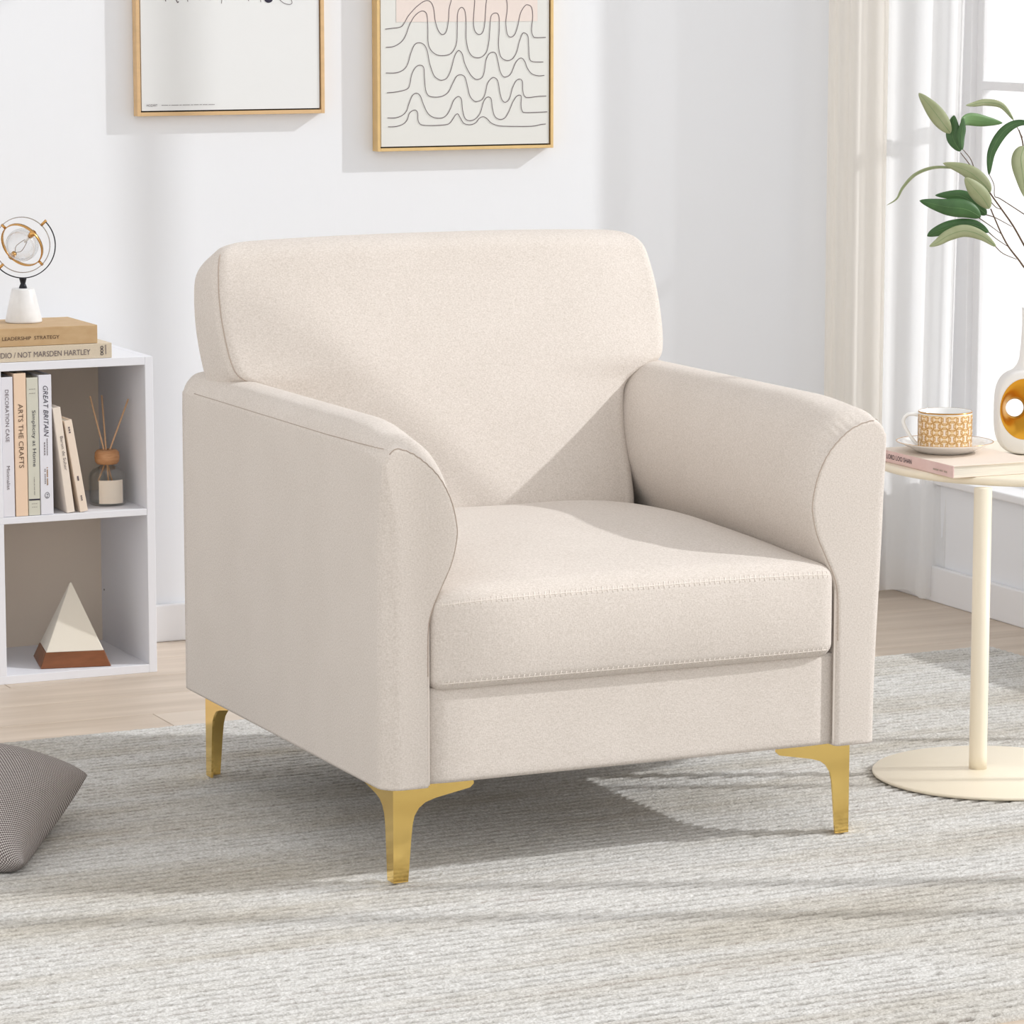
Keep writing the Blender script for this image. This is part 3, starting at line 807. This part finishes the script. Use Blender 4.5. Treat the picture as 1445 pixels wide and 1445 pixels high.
leaf(s3, [(1022, 295), (940, 195), (830, 172), (745, 185), (685, 193)], 46, M['leaf_pale'], (.03, .0), .2)
twig(s3, [(1085, 420), (1060, 370), (1022, 295)], .0009, (.03, .03))
twig(s3, [(1100, 960), (930, 850), (890, 830), (885, 750), (852, 680)], .0009, (.01, .0))
leaf(s3, [(850, 680), (868, 520), (950, 380), (1060, 315), (1200, 330)], 66, M['leaf_dark'], (.0, -.03), .25)
leaf(s3, [(1100, 480), (1075, 560), (1090, 690), (1110, 850)], 130, M['leaf_pale'], (.02, .0), .2)
leaf(s3, [(1130, 640), (1180, 560), (1220, 450), (1230, 330)], 90, M['leaf_dark'], (.02, .02), .2)
leaf(s3, [(1140, 900), (1180, 960), (1160, 1080), (1110, 1230)], 110, M['leaf_mid'], (.02, -.01), .2)

# ================================================================== SHELF UNIT
SX1, SY0, SH, PT = .2655, 1.733, .583, .0155
SX0 = SX1-.2895*2
shelf = empty('cube_shelf', ((SX0+SX1)/2, SY0+.14, FZ), 'low white cube shelf unit against the back wall', 'shelf')
SYB = WY-.016
box('side_panel', SX1-PT, SX1, SY0, SYB, FZ, SH, M['shelf'], shelf, .0008)
box('side_panel', SX0, SX0+PT, SY0, SYB, FZ, SH, M['shelf'], shelf, .0008)
box('top_panel', SX0+PT, SX1-PT, SY0, SYB, SH-PT, SH, M['shelf'], shelf, .0008)
box('bottom_panel', SX0+PT, SX1-PT, SY0, SYB, FZ, FZ+PT, M['shelf'], shelf, .0008)
MZ = .2985; DX = -.0335
box('middle_shelf', SX0+PT, SX1-PT, SY0+.0005, SYB, MZ-.0125, MZ, M['shelf'], shelf, .0008)
for z0, z1 in ((FZ+PT, MZ-.0125), (MZ, SH-PT)): box('divider', DX-.006, DX+.0075, SY0+.0005, SYB, z0, z1, M['shelf'], shelf, .0006)
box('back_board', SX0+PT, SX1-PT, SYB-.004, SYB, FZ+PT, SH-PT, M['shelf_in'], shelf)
sh_ = lathe('screw_hole', [(0, 0), (.002, 0), (.002, .0005), (0, .0005)], (0, 0, 0), M['walnut_dark'], shelf, 12)
sh_.matrix_parent_inverse = Matrix(); sh_.location = Vector((SX1-PT-.0006, SYB-.02, .105))-shelf.location; sh_.rotation_euler = (0, math.pi/2, 0)

# upright books: spines to the front
def upright(x0, x1, h, depth, cov, label, tilt=0, yfront=.003):
    T = x1-x0; y0 = SY0+yfront; o = Vector((x1, y0, MZ+.0006+T*math.sin(tilt)))
    # local x = up (spine length), y = inward, z = thickness towards -x
    up = Vector((-math.sin(tilt), 0, math.cos(tilt)))
    fr = frame(o, up, (0, 1, 0))
    if fr.col[2].x > 0:   # thickness must run from x1 to x0
        fr = frame(Vector((x0, y0, MZ+.0006)), up, (0, 1, 0))
    return book('book', fr, h, depth, T, cov, label, 'books on the white shelf'), fr
def spine_text(bk, xc, z_top, length, height, body, m, tilt=0, yfront=.003, shear=0, base=None):
    dn = Vector((math.sin(tilt), 0, -math.cos(tilt))); rt = Vector((math.cos(tilt), 0, math.sin(tilt)))
    o = Vector((xc, SY0+yfront-.0007, z_top))-rt*height/2
    # reading downwards, letter tops towards the right
    text('lettering', body, o, dn, rt, length, m, bk, height, shear, .0004)
def bz(py): return MZ+(730-py)/770*1.0      # photograph row -> height on the spines
M['bk_white'] = mat('book_cover_white', 'e4e3ea', .55); M['bk_peach'] = mat('book_cover_peach', 'ecd0b6', .6); M['bk_sage'] = mat('book_cover_sage', 'd2d1c3', .6)
M['bk_white2'] = mat('book_cover_cool_white', 'e6e6ee', .5); M['bk_cream'] = mat('book_cover_cream', 'ece0d3', .6); M['bk_cream2'] = mat('book_cover_ivory', 'eddccb', .6)
M['bk_tan'] = mat('book_cover_tan', 'c7a981', .6, color2='bd9c72', vscale=(30, 30, 60)); M['bk_linen'] = mat('book_cover_linen', 'd6c8b2', .7, var=.08, vscale=(300, 300, 300))
b1, _ = upright(-.0255, -.0035, .2575, .17, M['bk_white'], 'white book titled Decoration Case standing at the end of the shelf row')
spine_text(b1, -.0150, bz(549), .096, .0068, 'DECORATION CASE', M['ink'])
spine_text(b1, -.0150, bz(657), .044, .0062, 'Minimalist', M['ink'])
b2, _ = upright(-.0015, .0215, .2635, .18, M['bk_peach'], 'peach book titled Arts the Crafts standing on the shelf')
spine_text(b2, .0105, bz(570), .118, .0090, 'ARTS THE CRAFTS', M['stem'])
b3, _ = upright(.0227, .0445, .2545, .17, M['bk_sage'], 'sage green book titled Simplicity at Home standing on the shelf')
spine_text(b3, .0345, bz(580), .104, .0085, 'Simplicity at Home', M['ink_dark'])
text('lettering', '---\n---', Vector((.0275, SY0+.0023, bz(556))), (1, 0, 0), (0, 0, 1), .0115, M['ink'], b3, .0085)
box('spine_stripe', .0232, .0440, SY0+.0018, SY0+.0032, bz(708), bz(706), M['ink_dark'], b3)
text('lettering', '---\n---', Vector((.0285, SY0+.0023, bz(718))), (1, 0, 0), (0, 0, 1), .010, M['ink'], b3, .007)
spine_text(b3, .0345, bz(675), .033, .002, '- ----- --- ----- -----', M['ink'])
b4, _ = upright(.0458, .0700, .2585, .185, M['bk_white2'], 'white book titled Great Britain standing beside the leaning books')
spine_text(b4, .0585, bz(546), .094, .0092, 'GREAT BRITAIN', M['ink_dark'], shear=.25)
spine_text(b4, .0605, bz(621), .031, .003, '----------', M['ink']); spine_text(b4, .0555, bz(626), .024, .003, '-----', M['ink'])
spine_text(b4, .0600, bz(662), .033, .004, '- ------- ------', M['brass']); spine_text(b4, .0555, bz(664), .028, .003, '-- ------', M['ink'])
tube('printed_emblem', [Vector((.0582+.0042*math.cos(a), SY0+.0022, bz(702)+.0056*math.sin(a))) for a in np.linspace(0, 2*math.pi, 25)[:-1]], .0004, M['ink_dark'], b4, 5, True)
text('lettering', 'Z', Vector((.0565, SY0+.0022, bz(705))), (1, 0, 0), (0, 0, 1), .0035, M['ink_dark'], b4, .0065)
# two leaning paperbacks
t5 = math.atan2(.0245, .197); b5, _ = upright(.0960, .1110, .1975, .13, M['bk_cream'], 'cream paperback leaning against the Great Britain book', t5, .004)
def leaning_x(x, z, t): return x-(z-MZ)*math.tan(t)
spine_text(b5, leaning_x(.1055, bz(619), t5), bz(619), .064, .0055, 'Baron de Suher', M['ink'], t5, .004)
t6 = math.atan2(.0285, .172); b6, _ = upright(.1215, .1365, .1735, .125, M['bk_cream2'], 'short ivory paperback leaning outermost, next to the reed diffuser', t6, .004)
spine_text(b6, leaning_x(.1300, bz(606), t6), bz(606), .012, .0055, '---', M['ink'], t6, .004); spine_text(b6, leaning_x(.1300, bz(677), t6), bz(677), .009, .0055, '-', M['ink'], t6, .004); spine_text(b6, leaning_x(.1300, bz(705), t6), bz(705), .010, .005, '---', M['ink'], t6, .004)

# reed diffuser
DXc, DYc, DZ = .2005, 1.838, MZ+.0005
DXc = on_z(153, 712, MZ).x; DYc = on_z(153, 712, MZ).y+.004
print('DIFF', DXc, DYc)
dif = empty('reed_diffuser', (DXc, DYc, DZ), 'glass reed diffuser with wooden collar and paper label on the shelf', 'diffuser')
R_ = .0345
lathe('bottle', [(0, 0), (R_-.003, 0), (R_-.0005, .002), (R_, .006), (R_, .052), (R_-.002, .060), (R_-.008, .067), (.016, .072), (.013, .074), (.013, .080), (.0115, .080), (.0115, .073), (.016, .0705), (R_-.009, .0655), (R_-.0035, .0595), (R_-.002, .052), (R_-.002, .006), (R_-.004, .004), (0, .004)], (DXc, DYc, DZ), M['bottle'], dif, 56)
lathe('wooden_collar', [(.012, .076), (.019, .0765), (.0225, .081), (.0235, .089), (.0225, .098), (.019, .1025), (.0062, .1035), (.006, .076)], (DXc, DYc, DZ), M['beech'], dif, 48, True)
a0 = math.atan2(-FWD.y, -FWD.x)
v = []; f = []
for i in range(17):
    a = a0-.36+1.42*i/16
    for z in (.005, .049): v.append((DXc+(R_+.0005)*math.cos(a), DYc+(R_+.0005)*math.sin(a), DZ+z))
for i in range(16): f.append((2*i, 2*i+2, 2*i+3, 2*i+1))
pyd('paper_label', v, f, M['paper_label'], dif, True)
Dv = (Vector((DXc, DYc, DZ+.1))-CAM).dot(FWD)
def dpx(x, y, dd=0): return CAM+ray(x, y)*(Dv+dd)
for (a, b, dd) in (((148, 640), (127, 559), -.01), ((150, 640), (143.5, 558), .02), ((153, 640), (181, 563), .0)):
    p, q = dpx(*a), dpx(*b, dd); bt = p+(p-q).normalized()*.055; bt.z = max(bt.z, DZ+.006)
    dx, dy = bt.x-DXc, bt.y-DYc; rr = math.hypot(dx, dy)
    if rr > .024: bt.x = DXc+dx/rr*.024; bt.y = DYc+dy/rr*.024
    tube('reed', [bt, p, q], .0017, M['reed'], dif, 8)

# pyramid ornament
pz = FZ+PT+.0005
pl, pr = on_z(43, 931, pz), on_z(150, 929, pz)
pcx, pcy = (pl.x+pr.x)/2, 1.822
orn = empty('pyramid_ornament', (pcx, pcy, pz), 'white plaster pyramid on a walnut plinth in the lower shelf', 'ornament')
def frustum(name, cx, cy, z0, z1, a0_, a1, m, rot=0):
    v = []
    for a, z in ((a0_, z0), (a1, z1)):
        for sx, sy in ((-1, -1), (1, -1), (1, 1), (-1, 1)):
            x, y = sx*a, sy*a; v.append((cx+x*math.cos(rot)-y*math.sin(rot), cy+x*math.sin(rot)+y*math.cos(rot), z))
    o = pyd(name, v, [(0, 3, 2, 1), (4, 5, 6, 7)]+[(i, (i+1) % 4, 4+(i+1) % 4, 4+i) for i in range(4)], m, orn)
    md = o.modifiers.new('soft_edges', 'BEVEL'); md.width = .0012; md.segments = 2
    return o
ROT = -.20
frustum('plinth', pcx, pcy, pz, pz+.028, .066, .055, M['walnut'], ROT)
frustum('pyramid', pcx, pcy, pz+.0282, pz+.150, .054, .0015, M['plaster'], ROT)

# books lying on top of the shelf
fr = frame((-.165, SY0+.004, SH+.0004), (1, 0, 0), (0, 1, 0))
bA = book('linen_book', fr, .3525, .20, .0275, M['bk_linen'], 'linen covered book lying flat at the bottom of the pile on the shelf', 'books piled on the shelf')
text('lettering', 'STUDIO / NOT MARSDEN HARTLEY', Vector((-.046, SY0+.0032, SH+.0080)), (1, 0, 0), (0, 0, 1), .192, M['ink'], bA, .0100)
for i in range(3):
    tube('printed_emblem', [Vector((.1685+.0024*math.cos(a), SY0+.0032, SH+.0085+i*.0058+.0024*math.sin(a))) for a in np.linspace(0, 2*math.pi, 17)[:-1]], .0006, M['ink_dark'], bA, 5, True)
text('lettering', '-------', Vector((.1765, SY0+.0032, SH+.0075)), (0, 0, 1), (-1, 0, 0), .017, M['ink'], bA, .003)
fr = frame((-.185, SY0+.006, SH+.0284), (1, 0, 0), (0, 1, 0))
bB = book('tan_book', fr, .346, .175, .0335, M['bk_tan'], 'tan hardback titled Leadership Strategy on top of the pile', 'books piled on the shelf')
text('lettering', 'LEADERSHIP  STRATEGY', Vector((-.0205, SY0+.0052, SH+.0284+.0115)), (1, 0, 0), (0, 0, 1), .1085, M['walnut_dark'], bB, .0065)

# gyroscope lamp
LZ = SH+.0284+.0337
lb = on_z(33.5, 456, LZ); LX, LY = lb.x, lb.y+.02
LX = on_y(33.5, 456, LY).x
print('LAMP', LX, LY, LZ)
lamp = empty('gyroscope_lamp', (LX, LY, LZ), 'globe lamp with gold rings on a white marble cone on the book pile', 'lamp')
lathe('marble_base', [(0, 0), (.0325, 0), (.034, .0012), (.034, .004), (.0215, .060), (.0205, .062), (.0185, .063), (0, .063)], (LX, LY, LZ), M['marble'], lamp, 56)
lathe('stem', [(0, .063), (.0078, .063), (.0062, .068), (.0045, .0715), (.0058, .0765), (.0068, .080), (.0068, .082), (0, .082)], (LX, LY, LZ), M['black'], lamp, 28)
LV = (Vector((LX, LY, LZ+.14))-CAM).dot(FWD); S = LV/FPX
GC = Vector((LX, LY, LZ+.082+.0612))
def circ(r, a0_, a1, ax, ay, n=64): return [GC+ax*(r*math.cos(a))+ay*(r*math.sin(a)) for a in np.linspace(a0_, a1, n)]
def band_arc(name, pts, wdt, th, m, axis, closed=False):
    """flat metal hoop: rectangular section, wide along the hoop's axis"""
    v = []; f = []; N = len(pts)
    for p in pts:
        rd = (p-GC).normalized()
        for a, b in ((-1, -1), (1, -1), (1, 1), (-1, 1)): v.append(p+axis*(a*wdt/2)+rd*(b*th/2))
    for i in range(N if closed else N-1):
        j = (i+1) % N
        for k in range(4): f.append((4*i+k, 4*i+(k+1) % 4, 4*j+(k+1) % 4, 4*j+k))
    if not closed: f += [(3, 2, 1, 0), (4*N-4, 4*N-3, 4*N-2, 4*N-1)]
    return pyd(name, v, f, m, lamp, True)
hx = RGT.copy(); hz = Vector((0, 0, 1)); hy = hx.cross(hz)
band_arc('outer_arc', circ(.0612, math.radians(45), math.radians(-225), hx, hz, 80), .004, .0018, M['black'], hy)
band_arc('middle_ring', circ(.0512, 0, 2*math.pi, hx, hz, 65)[:-1], .004, .0014, M['steel'], hy, True)
# inner ring turns about the pivot axis from upper left to lower right
pv = (hx*-.707+hz*.707).normalized(); q2 = (hx*.707+hz*.707).normalized()
q2t = (q2*math.cos(.62)+hy*math.sin(.62)).normalized(); ax2 = pv.cross(q2t)
band_arc('inner_ring', [GC+pv*(.0425*math.cos(a))+q2t*(.0425*math.sin(a)) for a in np.linspace(0, 2*math.pi, 65)[:-1]], .006, .0016, M['brass'], ax2, True)
for d, r0, r1 in ((pv, .0425, .053), (-pv, .0425, .053), (q2, .050, .064), (-q2, .050, .064)):
    tube('pivot', [GC+d*r0, GC+d*r1], .0026, M['brass'], lamp, 12)
for sgn in (1, -1): tube('socket', [GC+q2t*(sgn*.0425), GC+q2t*(sgn*.036), GC+q2t*(sgn*.029)], lambda t: .0062-.0015*t, M['brass'], lamp, 14)
bpts = []
v, f = [], []
bm = bmesh.new(); bmesh.ops.create_uvsphere(bm, u_segments=36, v_segments=20, radius=.0305); bmesh.ops.translate(bm, verts=bm.verts, vec=GC)
me = bpy.data.meshes.new('bulb'); bm.to_mesh(me); bm.free(); bl = link('bulb', me, M['bulb'], lamp, True)
for off in (-.004, .004):
    tube('filament', catmull([GC-q2t*.027, GC-q2t*.014+pv*off*1.6, GC+q2t*.002+pv*off*1.3, GC+q2t*.014+pv*off*.7], 6), .0007, M['steel'], bl, 6)
tube('filament_support', [GC+q2t*.010, GC+q2t*.027], .0022, M['porcelain'], bl, 8)

# ================================================================== PICTURES ON THE WALL
def picture(name, xl, xr, zb, zt, depth, fm, cm, label, fw):
    e = empty(name, ((xl+xr)/2, WY, zb), label, 'picture')
    y0, y1 = WY-.001-depth, WY-.001
    boxes('frame', [(xl, xl+fw, y0, y1, zb, zt), (xr-fw, xr, y0, y1, zb, zt), (xl+fw, xr-fw, y0, y1, zb, zb+fw), (xl+fw, xr-fw, y0, y1, zt-fw, zt)], fm, e, .0006)
    box('backing', xl+fw, xr-fw, y1-.008, y1-.004, zb+fw, zt-fw, M['gap'], e)
    g = .0028
    c = box('canvas', xl+fw+g, xr-fw-g, y0+.003, y1-.008, zb+fw+g, zt-fw-g, cm, e)
    return e, y0+.003, c
D1, D2 = .022, .026
a = on_y(194, 163, WY-D1-.001); b = on_y(458.5, 161, WY-D1-.001)
P1, yc1, c1 = picture('framed_print', a.x, b.x, (a.z+b.z)/2, (a.z+b.z)/2+.56, D1, M['frame_wood'], M['canvas'], 'white print with small caption in a light wooden frame on the wall', .0072)
def onc(x, y, yc): return on_y(x, y, yc)
yp = yc1-.0006
t0 = on_y(207, 150.5, yp); text('lettering', 'MOZART', t0, (1, 0, 0), (0, 0, 1), .0215, M['ink'], c1, .0042)
t0 = on_y(228, 149, yp); text('lettering', '-------- -- --------- --- --------- --- ------ --- ------ --------', t0, (1, 0, 0), (0, 0, 1), .108, M['ink'], c1, .0019)
def stroke(name, pts, wdt, m, parent, yc):
    P = [Vector((*[0],)) if False else on_y(x, y, yc) for x, y in pts]
    v, f = ribbon_data(catmull(P, 6), wdt, Vector((0, 1, 0))); return pyd(name, v, f, m, parent)
for pts, wd_ in (([(233, -12), (232.5, -4), (234, 2)], .0016), ([(246, -10), (248, -2), (250.5, 3.5), (252, 2)], .0018), ([(264, -8), (265, 2.5)], .0012), ([(282, -6), (282, 0)], .0012), ([(296, -8), (296.5, 0)], .0012), ([(314, -9), (312.5, 5)], .0012), ([(349, -8), (351, 1.5)], .0012), ([(367, -8), (368, 3)], .0010), ([(394, -1), (400, 4), (408, 6.3), (412, 4.5), (411, 0), (407, -4)], .0011), ([(233, -12), (246, -10), (264, -8), (296, -8), (314, -9), (349, -8), (367, -8), (379, -12), (407, -4)], .0010)):
    stroke('ink_stroke', pts, wd_, M['ink'], c1, yp)
blob = [on_y(379+6*math.cos(t), -1.5+5.5*math.sin(t), yp) for t in np.linspace(0, 2*math.pi, 25)[:-1]]
pyd('ink_blot', blob, [tuple(range(24))], M['ink_dark'], c1)
a = on_y(533, 213.5, WY-D2-.001); b = on_y(781, 209, WY-D2-.001)
P2, yc2, c2 = picture('framed_artwork', a.x, b.x, (a.z+b.z)/2, (a.z+b.z)/2+.53, D2, M['frame_gold'], M['canvas_warm'], 'abstract print of wavy dark lines over pink in a thin gold frame', .0062)
yp = yc2-.0006
def apx(X, Y, yc): return on_y(500+X/4.817, Y/4.817, yc)
q0 = apx(285, 150, yp); q1 = apx(1245, 150, yp)
pyd('pink_rectangle', [(q0.x, yp, q0.z), (q1.x, yp, q0.z), (q1.x, yp, q0.z+.26), (q0.x, yp, q0.z+.26)], [(0, 1, 2, 3)], M['pink_print'], c2)
LINES = [
 [(210,198),(260,192),(310,185),(335,165),(370,105),(430,40),(485,5),(520,15),(540,60),(550,140),(570,205),(598,235),(625,215),(640,140),(645,60),(660,0),(680,-80),(720,-130),(770,-120),(805,-60),(818,0),(815,60),(810,150),(820,210),(848,235),(875,215),(888,150),(892,80),(900,0),(930,-90),(970,-120),(1010,-80),(1035,0),(1040,60),(1030,150),(1040,230),(1063,252),(1090,235),(1110,180),(1130,90),(1160,40),(1180,33),(1205,50),(1213,110),(1205,200),(1215,245),(1235,255),(1302,254)],
 [(215,322),(270,315),(320,285),(350,240),(375,170),(410,110),(450,78),(480,80),(495,110),(500,200),(502,290),(520,340),(560,372),(605,378),(650,368),(680,335),(697,280),(700,190),(703,90),(727,50),(752,75),(760,160),(760,260),(775,340),(800,380),(835,393),(870,385),(900,350),(915,280),(922,190),(930,110),(960,88),(983,110),(985,200),(980,300),(990,370),(1010,400),(1045,412),(1080,395),(1105,350),(1120,290),(1140,235),(1155,223),(1180,245),(1185,310),(1190,390),(1210,418),(1285,421)],
 [(215,496),(290,494),(340,470),(365,430),(385,360),(410,305),(440,290),(475,305),(497,350),(512,430),(540,510),(570,538),(597,545),(630,530),(655,480),(680,390),(700,350),(715,345),(735,370),(750,430),(785,500),(815,533),(840,540),(870,525),(885,480),(895,410),(915,368),(940,355),(962,365),(975,410),(990,480),(1010,518),(1035,522),(1065,500),(1095,430),(1120,400),(1140,396),(1160,420),(1175,460),(1205,500),(1250,515),(1292,512)],
 [(222,631),(290,624),(360,605),(378,570),(390,510),(415,460),(445,443),(472,460),(477,530),(485,610),(505,650),(550,660),(600,653),(640,625),(670,565),(695,520),(722,508),(752,525),(770,590),(785,650),(810,683),(835,690),(870,675),(890,635),(905,570),(930,535),(950,527),(975,550),(990,630),(1005,680),(1028,695),(1055,670),(1075,600),(1100,550),(1125,538),(1143,555),(1145,610),(1155,650),(1180,663),(1250,655),(1305,653)],
 [(226,801),(280,801),(325,785),(355,755),(370,710),(395,650),(425,634),(450,655),(470,710),(500,770),(540,798),(595,802),(630,780),(655,735),(675,685),(705,656),(728,675),(735,740),(750,800),(780,820),(820,810),(855,770),(880,690),(905,660),(930,672),(938,730),(955,790),(990,812),(1025,800),(1050,760),(1080,690),(1110,650),(1135,655),(1133,710),(1140,750),(1165,765),(1312,760)],
 [(229,862),(280,860),(330,845),(360,815),(375,770),(408,748),(430,765),(433,815),(450,845),(500,853),(600,850),(645,840),(670,810),(690,780),(705,775),(720,800),(745,838),(785,848),(825,835),(850,805),(875,793),(900,805),(930,835),(970,852),(1030,858),(1200,858),(1270,846),(1302,843)]]
for L in LINES:
    P = [apx(X, Y, yp-.0004) for X, Y in L]
    v, f = ribbon_data(catmull(P, 6), .0014, Vector((0, 1, 0))); pyd('wavy_line', v, f, M['ink'], c2)

# ================================================================== FLOOR CUSHION
def cushion():
    A = on_z(123, 1081, .085); B = on_z(33, 1204, .035)
    mid = (A+B)/2; ab = (A-B); ab.z = 0; size = ab.length/2*1.0; e1 = ab.normalized(); e2 = Vector((-e1.y, e1.x, 0))
    print('PILLOW', A, B, ab.length)
    n = 56; v = []; f = []; uv = []
    cen = Vector((mid.x, mid.y, 0))+e2*size
    T = .078
    def put(u, w_, sgn):
        pin = 1-.055*(1-w_**2)*abs(u)**3; pin2 = 1-.055*(1-u**2)*abs(w_)**3
        h = T*max(0, (1-abs(u)**2.4)*(1-abs(w_)**2.4))**.42
        # u along e1 (towards the far corner), w along e2 (away to the wall side)
        mz = .058+.025*u*(1-w_)/2*1.0+.012*w_
        z = mz+sgn*h
        if sgn > 0: z += .004*math.sin(5*u+2)*math.sin(4*w_)*(h/T)
        z = max(z, .0006+.0)
        return cen+e1*(size*u*pin)+e2*(size*w_*pin2)+Vector((0, 0, z))
    for sgn in (1, -1):
        for j in range(n+1):
            for i in range(n+1):
                u = math.sin((-1+2*i/n)*math.pi/2); w_ = math.sin((-1+2*j/n)*math.pi/2)
                v.append(put(u, w_, sgn)); hu = T-T*max(0, 1-abs(u)**2.4)**.42; hw = T-T*max(0, 1-abs(w_)**2.4)**.42
                uv.append((u*size+math.copysign(hu*.75, u), w_*size+math.copysign(hw*.75, w_)))
    N = (n+1)**2
    for s in (0, 1):
        for j in range(n):
            for i in range(n):
                a = s*N+j*(n+1)+i; q = (a, a+1, a+n+2, a+n+1); f.append(q if s == 0 else q[::-1])
    me = bpy.data.meshes.new('floor_cushion'); me.from_pydata([tuple(a) for a in v], [], f); me.update()
    ul = me.uv_layers.new(name='UVMap')
    for l in me.loops: ul.data[l.index].uv = uv[l.vertex_index]
    bm = bmesh.new(); bm.from_mesh(me); bmesh.ops.remove_doubles(bm, verts=bm.verts, dist=.0004); bm.to_mesh(me); bm.free()
    o = link('floor_cushion', me, M['weave'], None, True)
    return tag(o, 'grey basket-weave cushion lying on the rug', 'cushion')
cushion()
